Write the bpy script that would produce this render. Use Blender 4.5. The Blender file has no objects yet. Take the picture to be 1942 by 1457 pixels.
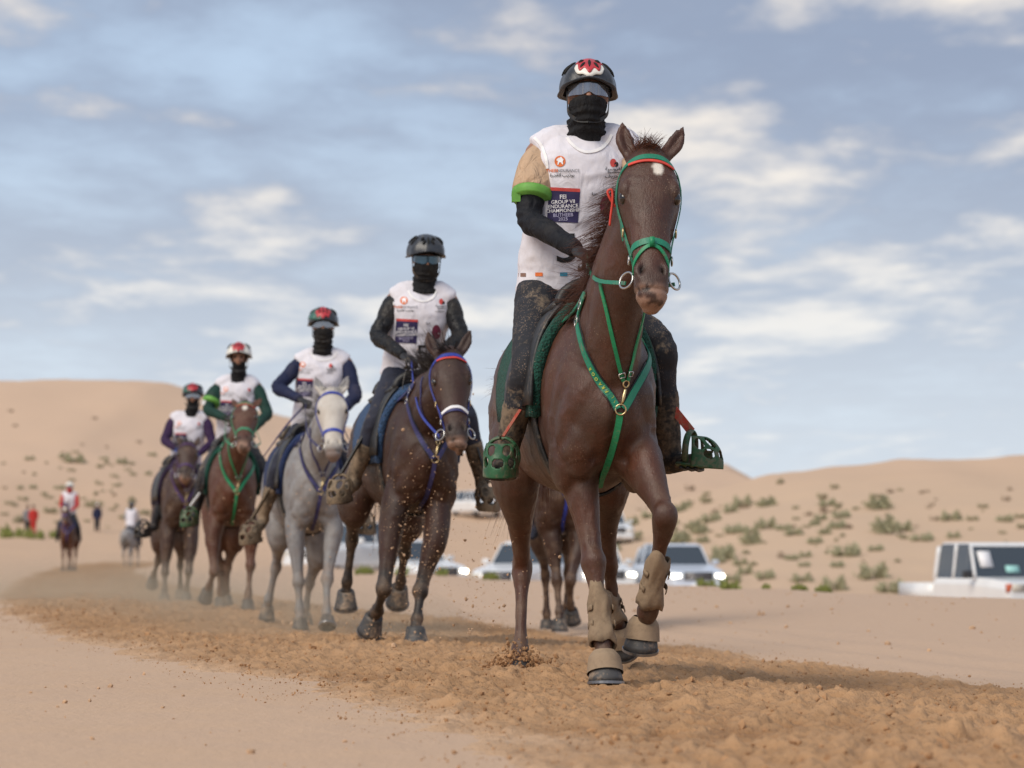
import bpy, bmesh, math, random
import numpy as np
from mathutils import Vector, Matrix
from mathutils.bvhtree import BVHTree

# ---------------------------------------------------------------- scene, camera, light
SC = bpy.context.scene
COL = SC.collection
R = math.radians
rng = np.random.default_rng(7)
random.seed(7)

FPX = 5760.0                 # focal length in photograph pixels (1942 wide)
EYE = 0.52                   # the photographer kneels: eye height in metres
PITCH = math.atan((1050 - 728.5) / FPX)
cam_d = bpy.data.cameras.new('camera')
cam = bpy.data.objects.new('camera', cam_d); COL.objects.link(cam)
cam.location = (0, 0, EYE); cam.rotation_euler = (math.pi / 2 + PITCH, 0, 0)
cam_d.sensor_width = 36; cam_d.lens = FPX / 1942 * 36
cam_d.clip_start = 0.1; cam_d.clip_end = 5000
cam_d.dof.use_dof = True; cam_d.dof.focus_distance = 11.9; cam_d.dof.aperture_fstop = 4.5
SC.camera = cam

SUN_EL, SUN_AZ = 42.0, -140.0      # azimuth measured from +Y (view direction) clockwise
world = bpy.data.worlds.new('World'); SC.world = world; world.use_nodes = True
def build_world():
    nt = world.node_tree; N = nt.nodes; Lk = nt.links
    N.clear()
    def nd(t, **k):
        n = N.new(t)
        for a, b in k.items(): setattr(n, a, b)
        return n
    def math_(op, a, b=None, c=None):
        n = nd('ShaderNodeMath', operation=op)
        for i, v in enumerate((a, b, c)):
            if v is None: continue
            if isinstance(v, (int, float)): n.inputs[i].default_value = v
            else: Lk.new(v, n.inputs[i])
        return n.outputs[0]
    tc = nd('ShaderNodeTexCoord')
    sep = nd('ShaderNodeSeparateXYZ'); Lk.new(tc.outputs['Generated'], sep.inputs[0])
    zc = math_('MAXIMUM', sep.outputs[2], 0.0)
    den = math_('ADD', zc, 0.075)
    u = math_('DIVIDE', sep.outputs[0], den); v = math_('DIVIDE', sep.outputs[1], den)
    cmb = nd('ShaderNodeCombineXYZ'); Lk.new(u, cmb.inputs[0]); Lk.new(math_('MULTIPLY', v, 0.56), cmb.inputs[1])
    cmb.inputs[2].default_value = 3.7
    def noise(scale, detail, rough, dist, off):
        mp = nd('ShaderNodeMapping'); mp.inputs['Location'].default_value = off
        Lk.new(cmb.outputs[0], mp.inputs[0])
        n = nd('ShaderNodeTexNoise'); n.inputs['Scale'].default_value = scale
        n.inputs['Detail'].default_value = detail; n.inputs['Roughness'].default_value = rough
        n.inputs['Distortion'].default_value = dist
        Lk.new(mp.outputs[0], n.inputs['Vector']); return n.outputs[0]
    big = noise(0.95, 4.0, 0.5, 0.2, (2.9, 6.3, 0))
    fine = noise(2.5, 7.0, 0.54, 0.15, (5.1, 2.6, 2))
    fib = noise(9.0, 6.0, 0.6, 0.2, (3.2, 7.7, 5))
    def ramp(fac, stops, interp='EASE'):
        r = nd('ShaderNodeValToRGB'); r.color_ramp.interpolation = interp
        el = r.color_ramp.elements
        while len(el) < len(stops): el.new(0.5)
        for e, (p, c) in zip(el, stops):
            e.position = p; e.color = (c, c, c, 1) if isinstance(c, float) else (*c, 1)
        Lk.new(fac, r.inputs[0]); return r.outputs[0]
    dens = math_('ADD', math_('MULTIPLY', big, 0.55), math_('ADD', math_('MULTIPLY', fine, 0.36), math_('MULTIPLY', fib, 0.12)))
    deck = ramp(dens, [(0.35, 0.0), (0.55, 1.0)])           # grey-blue deck cover
    lit = ramp(math_('ADD', math_('MULTIPLY', fine, 0.75), math_('ADD', math_('MULTIPLY', big, 0.28), math_('MULTIPLY', fib, 0.10))), [(0.57, 0.0), (0.73, 1.0)])
    sky = nd('ShaderNodeTexSky', sky_type='NISHITA'); sky.sun_disc = False
    sky.sun_elevation = R(SUN_EL); sky.sun_rotation = R(SUN_AZ)
    sky.air_density = 1.0; sky.dust_density = 1.6; sky.ozone_density = 1.2
    def mix(fac, a, b):
        m = nd('ShaderNodeMix', data_type='RGBA')
        if isinstance(fac, float): m.inputs[0].default_value = fac
        else: Lk.new(fac, m.inputs[0])
        for i, x in ((6, a), (7, b)):
            if isinstance(x, tuple): m.inputs[i].default_value = (*x, 1)
            else: Lk.new(x, m.inputs[i])
        return m.outputs[2]
    K = 10.0
    blue = mix(0.88, sky.outputs[0], (0.43 * K, 0.54 * K, 0.69 * K))
    c1 = mix(deck, blue, (0.262 * K, 0.318 * K, 0.43 * K))
    c2 = mix(math_('MULTIPLY', lit, 0.92), c1, (0.80 * K, 0.735 * K, 0.66 * K))
    low = ramp(zc, [(0.0, 1.0), (0.17, 0.0)], 'EASE')      # clouds thin out into bright air low down
    c3 = mix(math_('MULTIPLY', low, 0.74), c2, (0.66 * K, 0.715 * K, 0.755 * K))
    bg = nd('ShaderNodeBackground'); bg.inputs['Strength'].default_value = 0.1
    Lk.new(c3, bg.inputs['Color'])
    out = nd('ShaderNodeOutputWorld'); Lk.new(bg.outputs[0], out.inputs[0])
build_world()
sun_d = bpy.data.lights.new('sun', 'SUN'); sun = bpy.data.objects.new('sun', sun_d); COL.objects.link(sun)
sun_d.energy = 2.4; sun_d.angle = R(38); sun_d.color = (1.0, 0.90, 0.76)
_a, _e = R(SUN_AZ), R(SUN_EL)
sun_dir = Vector((math.sin(_a) * math.cos(_e), math.cos(_a) * math.cos(_e), math.sin(_e)))
sun.rotation_euler = sun_dir.to_track_quat('Z', 'Y').to_euler()
vs = SC.view_settings
vs.view_transform = 'Standard'; vs.look = 'None'; vs.exposure = 0.30; vs.gamma = 1.0; vs.use_curve_mapping = False
SC.cycles.use_denoising = True
SC.cycles.max_bounces = 6; SC.cycles.transparent_max_bounces = 8
SC.cycles.volume_step_rate = 4.0; SC.cycles.volume_max_steps = 64

# ---------------------------------------------------------------- helpers
def W(px, py, d):
    """point of the place seen at photograph pixel (px, py), d metres ahead"""
    u = (px - 971.0) / FPX; v = (728.5 - py) / FPX
    y = math.cos(PITCH) - v * math.sin(PITCH); z = math.sin(PITCH) + v * math.cos(PITCH)
    return np.array([u * d / y, d, EYE + z * d / y])
CAMP = Vector((0, 0, EYE))

def vnoise(P, seed=0):
    P = np.asarray(P, float); i = np.floor(P).astype(np.int64); f = P - i
    f = f * f * f * (f * (f * 6 - 15) + 10)
    k = P.shape[1]; out = 0
    pr = np.array([73856093, 19349663, 83492791], np.int64)[:k]
    for c in range(1 << k):
        o = np.array([(c >> b) & 1 for b in range(k)])
        h = ((i + o) * pr).sum(1) ^ (seed * 2654435 + 911)
        h = (h ^ (h >> 13)) * 1274126177 & 0x7fffffff
        h = (h ^ (h >> 16)) * 69069 & 0x7fffffff
        val = ((h >> 7) & 0xffff) / 65535.0
        w = np.prod(np.where(o, f, 1 - f), axis=1)
        out = out + w * val
    return out * 2 - 1
def fbm(P, octv=4, gain=0.5, seed=0):
    P = np.asarray(P, float); s = 0; a = 1; t = 0
    for o in range(octv):
        s = s + a * vnoise(P * (2.03 ** o) + 17.3 * o, seed + o); t += a; a *= gain
    return s / t
def sstep(a, b, x):
    t = np.clip((x - a) / (b - a), 0, 1); return t * t * (3 - 2 * t)

def nrm(v):
    v = np.asarray(v, float); return v / (np.linalg.norm(v) + 1e-12)

def catmull(P, sub):
    P = np.asarray(P, float); n = len(P)
    if n < 3 or sub <= 1:
        t = np.linspace(0, n - 1, (n - 1) * max(sub, 1) + 1)
        return np.stack([np.interp(t, np.arange(n), P[:, k]) for k in range(P.shape[1])], 1)
    E = np.vstack([2 * P[0] - P[1], P, 2 * P[-1] - P[-2]]); out = []
    for i in range(1, n):
        a, b, c, d = E[i - 1], E[i], E[i + 1], E[i + 2]
        for s in range(sub):
            t = s / sub
            out.append(0.5 * ((2 * b) + (c - a) * t + (2 * a - 5 * b + 4 * c - d) * t * t + (3 * b - a - 3 * c + d) * t ** 3))
    out.append(P[-1]); return np.array(out)

class Geo:
    """collects vertices and faces of one mesh"""
    def __init__(s): s.v = []; s.f = []
    def add(s, V, F):
        o = len(s.v); s.v.extend([tuple(p) for p in V]); s.f.extend([tuple(i + o for i in f) for f in F])
    def tube(s, P, Rr, side=(1, 0, 0), n=14, sub=4, pw=2.0, cap=True, capk=0.5):
        P = np.asarray(P, float); Rr = np.asarray(Rr, float)
        if Rr.ndim == 1: Rr = np.stack([Rr, Rr], 1)
        A = catmull(np.hstack([P, Rr]), sub); C = A[:, :3]; Rr = np.maximum(A[:, 3:5], 1e-4)
        T = np.gradient(C, axis=0); th = np.arange(n) * 2 * math.pi / n
        cs, sn = np.cos(th), np.sin(th)
        if pw != 2.0:
            cs = np.sign(cs) * np.abs(cs) ** (2 / pw); sn = np.sign(sn) * np.abs(sn) ** (2 / pw)
        V = []; sd = nrm(side)
        for c, t, r in zip(C, T, Rr):
            t = nrm(t); a = sd - t * np.dot(sd, t)
            if np.linalg.norm(a) < 0.05: a = np.cross(t, (0.3, 0.5, 0.8))
            a = nrm(a); b = np.cross(t, a)
            V.append(c + np.outer(cs * r[0], a) + np.outer(sn * r[1], b))
        m = len(V); V = np.vstack(V); F = []
        for i in range(m - 1):
            for j in range(n):
                k = (j + 1) % n
                F.append((i * n + j, i * n + k, (i + 1) * n + k, (i + 1) * n + j))
        if cap:
            e0 = C[0] - nrm(T[0]) * min(Rr[0]) * capk; e1 = C[-1] + nrm(T[-1]) * min(Rr[-1]) * capk
            V = np.vstack([V, e0, e1])
            for j in range(n):
                k = (j + 1) % n
                F.append((m * n, k, j)); F.append((m * n + 1, (m - 1) * n + j, (m - 1) * n + k))
        s.add(V, F)
    def ell(s, c, ax, n=14, m=9):
        c = np.asarray(c, float); ax = np.asarray(ax, float)
        if ax.ndim == 1: ax = np.diag(ax)
        V = [c + ax[2]]; F = []
        for i in range(1, m):
            p = math.pi * i / m
            for j in range(n):
                t = 2 * math.pi * j / n
                V.append(c + ax[0] * math.sin(p) * math.cos(t) + ax[1] * math.sin(p) * math.sin(t) + ax[2] * math.cos(p))
        V.append(c - ax[2]); L = len(V) - 1
        for j in range(n):
            k = (j + 1) % n
            F.append((0, 1 + j, 1 + k)); F.append((L, L - n + k, L - n + j))
            for i in range(m - 2):
                a = 1 + i * n; F.append((a + j, a + n + j, a + n + k, a + k))
        s.add(V, F)
    def box(s, c, h, rot=None):
        V = np.array([(x, y, z) for x in (-1, 1) for y in (-1, 1) for z in (-1, 1)], float) * np.asarray(h, float)
        if rot is not None: V = V @ np.asarray(rot).T
        s.add(V + np.asarray(c, float), [(0, 1, 3, 2), (4, 6, 7, 5), (0, 4, 5, 1), (2, 3, 7, 6), (0, 2, 6, 4), (1, 5, 7, 3)])
    def mesh(s, name):
        me = bpy.data.meshes.new(name); me.from_pydata([tuple(map(float, p)) for p in s.v], [], s.f)
        me.validate(); me.update(); return me
    def obj(s, name, mat, parent=None, smooth=True):
        return link(name, s.mesh(name), mat, parent, smooth)

def fix_normals(me):
    bm = bmesh.new(); bm.from_mesh(me); bmesh.ops.recalc_face_normals(bm, faces=bm.faces); bm.to_mesh(me); bm.free()
def link(name, me, mat, parent=None, smooth=True):
    o = bpy.data.objects.new(name, me); COL.objects.link(o)
    if mat is not None and len(me.materials) == 0: me.materials.append(mat)
    if smooth: me.polygons.foreach_set('use_smooth', np.ones(len(me.polygons), bool))
    if parent is not None: attach(o, parent)
    return o
def attach(o, parent):
    o.parent = parent
    o.matrix_parent_inverse = world_of(parent).inverted()
def world_of(o):
    m = o.matrix_basis
    return m if o.parent is None else world_of(o.parent) @ o.matrix_parent_inverse @ m
def tag(o, label=None, cat=None, group=None, kind=None):
    for k, v in (('label', label), ('category', cat), ('group', group), ('kind', kind)):
        if v: o[k] = v
    return o
def empty(name, loc, rz=0.0):
    o = bpy.data.objects.new(name, None); COL.objects.link(o); o.location = tuple(map(float, loc)); o.rotation_euler = (0, 0, rz)
    o.empty_display_size = 0.2; return o
def verts(me):
    a = np.empty(len(me.vertices) * 3); me.vertices.foreach_get('co', a); return a.reshape(-1, 3)
def normals(me):
    a = np.empty(len(me.vertices) * 3); me.vertices.foreach_get('normal', a); return a.reshape(-1, 3)
def setverts(me, V):
    me.vertices.foreach_set('co', np.asarray(V, float).ravel()); me.update()
def remesh(geo, name, voxel, smooth=6, fac=0.5):
    me = geo.mesh(name + '_raw'); fix_normals(me)
    o = bpy.data.objects.new(name + '_raw', me); COL.objects.link(o)
    m = o.modifiers.new('r', 'REMESH'); m.mode = 'VOXEL'; m.voxel_size = voxel
    if smooth:
        q = o.modifiers.new('s', 'SMOOTH'); q.factor = fac; q.iterations = smooth
    dg = bpy.context.evaluated_depsgraph_get(); dg.update()
    out = bpy.data.meshes.new_from_object(o.evaluated_get(dg)); out.name = name
    bpy.data.objects.remove(o); bpy.data.meshes.remove(me)
    return out
def bvh(me):
    V = verts(me); F = [tuple(p.vertices) for p in me.polygons]
    return BVHTree.FromPolygons([tuple(p) for p in V], F)
def cast(tree, px, py):
    p = W(px, py, 10.0); d = (Vector(p) - CAMP).normalized()
    h = tree.ray_cast(CAMP, d)
    return None if h[0] is None else (np.array(h[0]), np.array(h[1]))
def snap(tree, p, off):
    h = tree.find_nearest(Vector(p))
    n = np.array(h[1]); q = np.array(h[0]); return q + n * off, n
def ribbon(geo, P, Nn, width, thick, sub=5, closed=False):
    """flat strap along P whose broad face looks along Nn"""
    A = catmull(np.hstack([np.asarray(P, float), np.asarray(Nn, float)]), sub)
    C = A[:, :3]; T = np.gradient(C, axis=0); V = []; F = []
    for c, t, n in zip(C, T, A[:, 3:6]):
        t = nrm(t); n = nrm(n - t * np.dot(n, t)); s = np.cross(t, n)
        a, b = s * width / 2, n * thick / 2
        V += [c - a - b, c + a - b, c + a * 0.96 + b, c - a * 0.96 + b]
    m = len(C)
    for i in range(m - 1):
        for j in range(4):
            k = (j + 1) % 4; F.append((i * 4 + j, i * 4 + k, i * 4 + 4 + k, i * 4 + 4 + j))
    F += [(3, 2, 1, 0), tuple((m - 1) * 4 + j for j in range(4))]
    geo.add(V, F)
def strap(tree, pts, width, thick=0.004, off=0.004, dens=5):
    """strap lying on the surface of tree through pts"""
    g = Geo(); A = catmull(pts, dens); Q = []; Nn = []
    for p in A:
        q, n = snap(tree, p, off + thick / 2); Q.append(q); Nn.append(n)
    Q = np.array(Q); Nn = np.array(Nn)
    for _ in range(3):
        Nn[1:-1] = (Nn[:-2] + Nn[1:-1] * 2 + Nn[2:]) / 4
        Q[1:-1] = (Q[:-2] + Q[1:-1] * 2 + Q[2:]) / 4
    ribbon(g, Q, Nn, width, thick, sub=1)
    return g
def ring_geo(g, c, nv, r, tr, n=18, m=8, sy=1.0, up=(0, 0, 1)):
    nv = nrm(nv); a = nrm(np.cross(up, nv) if abs(np.dot(nrm(up), nv)) < 0.95 else np.cross((1, 0, 0), nv)); b = np.cross(nv, a)
    V = []; F = []
    for i in range(n):
        t = 2 * math.pi * i / n; e = a * math.cos(t) + b * math.sin(t) * sy
        for j in range(m):
            p = 2 * math.pi * j / m
            V.append(np.asarray(c) + e * r + (nrm(e) * math.cos(p) + nv * math.sin(p)) * tr)
    for i in range(n):
        for j in range(m):
            i2, j2 = (i + 1) % n, (j + 1) % m
            F.append((i * m + j, i2 * m + j, i2 * m + j2, i * m + j2))
    g.add(V, F)
def attr(me, name, vals):
    a = me.attributes.new(name, 'FLOAT', 'POINT'); a.data.foreach_set('value', np.asarray(vals, np.float32))

# ---------------------------------------------------------------- materials
MATS = {}
class MB:
    def __init__(s, name):
        s.m = bpy.data.materials.new(name); s.m.use_nodes = True; s.t = s.m.node_tree
        s.b = s.t.nodes['Principled BSDF']; s.tc = s.t.nodes.new('ShaderNodeTexCoord'); MATS[name] = s.m
    def n(s, t, **k):
        x = s.t.nodes.new(t)
        for a, b in k.items(): setattr(x, a, b)
        return x
    def put(s, sock, v):
        if isinstance(v, bpy.types.NodeSocket): s.t.links.new(v, sock)
        elif isinstance(v, tuple): sock.default_value = (*v, 1) if len(v) == 3 and len(sock.default_value) == 4 else v
        else: sock.default_value = v
    def set(s, **k):
        nm = dict(color='Base Color', rough='Roughness', metal='Metallic', normal='Normal', spec='Specular IOR Level',
                  sheen='Sheen Weight', coat='Coat Weight', coatr='Coat Roughness', alpha='Alpha', trans='Transmission Weight',
                  emit='Emission Color', emits='Emission Strength', sheenr='Sheen Roughness', sss='Subsurface Weight', ior='IOR')
        for a, b in k.items(): s.put(s.b.inputs[nm[a]], b)
        return s
    def noise(s, scale, detail=4, rough=0.55, coord='Object', stretch=None, dist=0.0):
        x = s.n('ShaderNodeTexNoise'); x.inputs['Scale'].default_value = scale; x.inputs['Detail'].default_value = detail
        x.inputs['Roughness'].default_value = rough; x.inputs['Distortion'].default_value = dist
        v = s.tc.outputs[coord]
        if stretch:
            mp = s.n('ShaderNodeMapping'); mp.inputs['Scale'].default_value = stretch; s.t.links.new(v, mp.inputs[0]); v = mp.outputs[0]
        s.t.links.new(v, x.inputs['Vector']); return x.outputs[0]
    def voro(s, scale, feat='F1', coord='Object', rand=1.0):
        x = s.n('ShaderNodeTexVoronoi', feature=feat); x.inputs['Scale'].default_value = scale; x.inputs['Randomness'].default_value = rand
        s.t.links.new(s.tc.outputs[coord], x.inputs['Vector']); return x.outputs['Distance']
    def attr(s, name):
        x = s.n('ShaderNodeAttribute', attribute_name=name); return x.outputs['Fac']
    def ramp(s, fac, stops, interp='LINEAR'):
        r = s.n('ShaderNodeValToRGB'); r.color_ramp.interpolation = interp; el = r.color_ramp.elements
        while len(el) < len(stops): el.new(0.5)
        for e, (p, c) in zip(el, stops): e.position = p; e.color = (c, c, c, 1) if isinstance(c, (float, int)) else (*c, 1)
        s.t.links.new(fac, r.inputs[0]); return r.outputs[0]
    def mix(s, fac, a, b, mode='MIX'):
        m = s.n('ShaderNodeMix', data_type='RGBA', blend_type=mode)
        s.put(m.inputs[0], fac); s.put(m.inputs[6], a); s.put(m.inputs[7], b); return m.outputs[2]
    def math(s, op, a, b=0.0):
        m = s.n('ShaderNodeMath', operation=op); s.put(m.inputs[0], a); s.put(m.inputs[1], b); return m.outputs[0]
    def bump(s, h, strength, dist=0.01, prev=None):
        b = s.n('ShaderNodeBump'); b.inputs['Strength'].default_value = strength; b.inputs['Distance'].default_value = dist
        s.put(b.inputs['Height'], h)
        if prev is not None: s.t.links.new(prev, b.inputs['Normal'])
        return b.outputs[0]

def plain(name, col, rough=0.6, metal=0.0, var=0.25, scale=30, bump=0.0, **k):
    m = MB(name); nz = m.noise(scale, 4)
    c = m.mix(m.ramp(nz, [(0.3, 0.0), (0.7, 1.0)]), tuple(x * (1 - var) for x in col), tuple(min(1, x * (1 + var * 0.6)) for x in col))
    m.set(color=c, rough=rough, metal=metal, **k)
    if bump: m.set(normal=m.bump(m.noise(scale * 3, 5), bump, 0.004))
    return m.m
SAND = (0.45, 0.31, 0.21)
def muddy(name, col, mud, amount, rough=0.75, fine=55, wr=0.0, col2=None, spk=0.0, height=None):
    """cloth or leather of colour col with dried sand and mud spatter"""
    m = MB(name); a = m.noise(7, 5, 0.65); b = m.noise(fine, 4, 0.6)
    f = m.math('ADD', m.math('MULTIPLY', a, 0.6), m.math('MULTIPLY', b, 0.4))
    mask = m.ramp(f, [(0.62 - amount * 0.35, 0.0), (0.74 - amount * 0.30, 1.0)])
    base = m.mix(m.ramp(m.noise(18, 4), [(0.3, 0.0), (0.7, 1.0)]), col, col2 or tuple(x * 1.5 + 0.003 for x in col))
    c = m.mix(mask, base, mud)
    if spk:
        v = m.voro(150); sp = m.ramp(v, [(0.08 + spk * 0.1, 1.0), (0.2 + spk * 0.12, 0.0)])
        gate = m.ramp(m.noise(9, 3), [(0.45, 0.0), (0.62, 1.0)])
        c = m.mix(m.math('MULTIPLY', sp, gate), c, SAND)
    m.set(color=c, rough=rough)
    nb = m.bump(m.noise(9, 4, 0.5), 0.5 + wr, 0.012); nb = m.bump(b, 0.3, 0.004, nb); m.set(normal=nb)
    return m.m
# ---------------------------------------------------------------- terrain
EY = [0, 7.4, 10, 14.3, 23, 34, 60, 100, 150, 190]
EL_ = [1.35, -0.03, -0.57, -1.66, -3.9, -6.0, -9.9, -15.4, -20.5, -21.0]
ERX = [4.9, 3.6, 3.05, 2.2, 0.75, -1.7, -6.6, -12.3, -16.5, -16.0]
def _sm(y, tab):
    y = np.asarray(y, float); s = 0
    for o in (-0.12, -0.06, 0, 0.06, 0.12): s = s + np.interp(y * (1 + o), EY, tab)
    return s / 5
def edgeL(y): return _sm(y, EL_)
def edgeR(y): return _sm(y, ERX)
def lerp(x, a, b): return np.interp(x, a, b)
def ground_h(x, y):
    x = np.asarray(x, float); y = np.asarray(y, float)
    q = x - edgeR(np.clip(y, 0, 190))
    near = 1 - sstep(70, 130, y)
    z = -0.10 * sstep(-2.6, 0.0, q) * near
    berm = 0.205 * sstep(0.0, 4.2, q) - (1.10 + 0.20 * sstep(6, 10, x)) * sstep(4.6, 10.0, q)
    z = z + berm * (1 - sstep(112, 150, y))
    z = z - 0.09 * np.exp(-(((x + 1.5) / 1.6) ** 2 + ((y - 22.6) / 3.0) ** 2))
    z = z + 0.03 * fbm(np.stack([x * 0.45, y * 0.3], -1).reshape(-1, 2), 3, seed=3).reshape(x.shape) * sstep(9, 16, np.abs(y)) * (1 + 3 * sstep(30, 120, y))
    z = z + 0.012 * np.sin(q * 15 + 0.6 * np.sin(y * .4)) * sstep(0.15, 0.4, q) * (1 - sstep(0.9, 1.6, q)) * near
    # dunes
    nz = fbm(np.stack([x * 0.02, y * 0.013], -1).reshape(-1, 2), 4, seed=11).reshape(x.shape)
    nf = fbm(np.stack([x * 0.10, y * 0.06], -1).reshape(-1, 2), 4, seed=19).reshape(x.shape)
    p1 = lerp(x + 6 * nz, [-400, -150, -75, -48, -36, -24, -4.5, 8, 20, 26, 36, 60, 200, 400], [14, 20, 18.0, 18.4, 18.2, 14.4, 10.0, 10.6, 9.4, 6.4, 4, 4, 9, 12])
    t1 = np.clip((y - 150) / 170, 0, 1)
    s1 = np.where(y < 320, 0.30 * sstep(0, 0.45, t1) + 0.70 * sstep(0.30, 1.0, t1), 1 - 0.5 * sstep(320, 520, y))
    d1 = p1 * s1 + 0.5 * nf * sstep(130, 200, y)
    p2 = lerp(x + 2 * nz, [-40, -12, -2, 5, 10, 15.5, 20, 24, 28, 32, 60, 150, 400], [0, 0.4, 0.8, 2.0, 3.9, 5.3, 5.8, 6.3, 6.3, 6.6, 9, 8, 12])
    t2 = np.clip((y - 108) / 82, 0, 1)
    s2 = np.where(y < 190, 0.35 * t2 + 0.65 * sstep(0.0, 1.0, t2), 1 - 0.75 * sstep(190, 260, y))
    d2 = p2 * s2 + 0.30 * nf * sstep(108, 125, y) * sstep(0.3, 2, p2)
    return z + np.maximum(d1, 0) + np.where(d2 > 0, d2, 0) * 1.0 - np.minimum(np.maximum(d1, 0), np.maximum(d2, 0)) * 0.9
def gz(x, y): return float(ground_h(np.array([x]), np.array([y]))[0])

def sand_mat(name, cols, fine_bump, patch):
    m = MB(name)
    big = m.noise(0.22, 5, 0.55); mid = m.noise(1.7, 5, 0.6); fin = m.noise(38, 4, 0.65); grain = m.noise(210, 2, 0.6)
    c = m.mix(m.ramp(big, [(0.35, 0.0), (0.65, 1.0)]), cols[0], cols[1])
    c = m.mix(m.math('MULTIPLY', m.ramp(mid, [(0.42, 0.0), (0.68, 1.0)]), patch), c, cols[2])
    c = m.mix(m.math('MULTIPLY', m.ramp(fin, [(0.50, 0.0), (0.72, 1.0)]), 0.22), c, tuple(x * 0.66 for x in cols[1]))
    m.set(color=c, rough=0.92, spec=0.2)
    nb = m.bump(m.noise(5.5, 6, 0.62, stretch=(1.0, 0.55, 1)), 0.35, 0.05); nb = m.bump(fin, fine_bump, 0.02, nb); nb = m.bump(grain, 0.3, 0.006, nb)
    m.set(normal=nb); return m
GROUND = sand_mat('pale_sand', [(0.545, 0.380, 0.262), (0.52, 0.360, 0.250), (0.565, 0.382, 0.245)], 0.4, 0.45)
def ground_tint():
    m = GROUND   # the sand itself is redder on the high dunes and greyer pink on the graded bank
    geo = m.n('ShaderNodeNewGeometry'); sp = m.n('ShaderNodeSeparateXYZ'); m.t.links.new(geo.outputs['Position'], sp.inputs[0])
    old = m.b.inputs['Base Color'].links[0].from_socket
    bank = m.attr('bank'); dune = m.attr('dune')
    c = m.mix(m.math('MULTIPLY', bank, 0.8), old, (0.50, 0.355, 0.255))
    c = m.mix(m.math('MULTIPLY', dune, 0.8), c, (0.59, 0.415, 0.292))
    c = m.mix(m.attr('scrub'), c, (0.56, 0.415, 0.29))
    m.set(color=c)
ground_tint()
def build_ground():
    rows = np.concatenate([[-60, -30, -14, -6, -2, 0.5], np.geomspace(2.2, 90, 300), np.geomspace(90.8, 560, 190)[0:], [640, 760, 950, 1300, 1900, 2800]])
    t = np.linspace(-1, 1, 261)
    xs = 0.24 * t + 0.9 * t ** 5 + 0.6 * t ** 9
    Y = np.repeat(rows[:, None], len(t), 1); X = xs[None, :] * (np.abs(Y) + 13)
    Z = ground_h(X, Y)
    V = np.stack([X, Y, Z], -1).reshape(-1, 3); n = len(t)
    i = np.arange(len(rows) - 1)[:, None] * n + np.arange(n - 1)[None, :]
    F = np.stack([i, i + 1, i + n + 1, i + n], -1).reshape(-1, 4)
    me = bpy.data.meshes.new('ground'); me.from_pydata(V.tolist(), [], F.tolist()); me.update()
    x, y = V[:, 0], V[:, 1]; q = x - edgeR(np.clip(y, 0, 190))
    attr(me, 'bank', sstep(-0.3, 0.6, q) * (1 - sstep(4.5, 6, q)) * (1 - sstep(70, 100, y)))
    attr(me, 'dune', sstep(2.5, 8, V[:, 2]))
    attr(me, 'scrub', 0.5 * sstep(100, 130, y) * (1 - sstep(3.0, 6.5, V[:, 2])) * sstep(-5, 10, x))
    o = link('ground', me, GROUND.m); tag(o, 'pale desert sand with graded bank and high dunes', kind='structure')
    return o
ground = build_ground()

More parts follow.
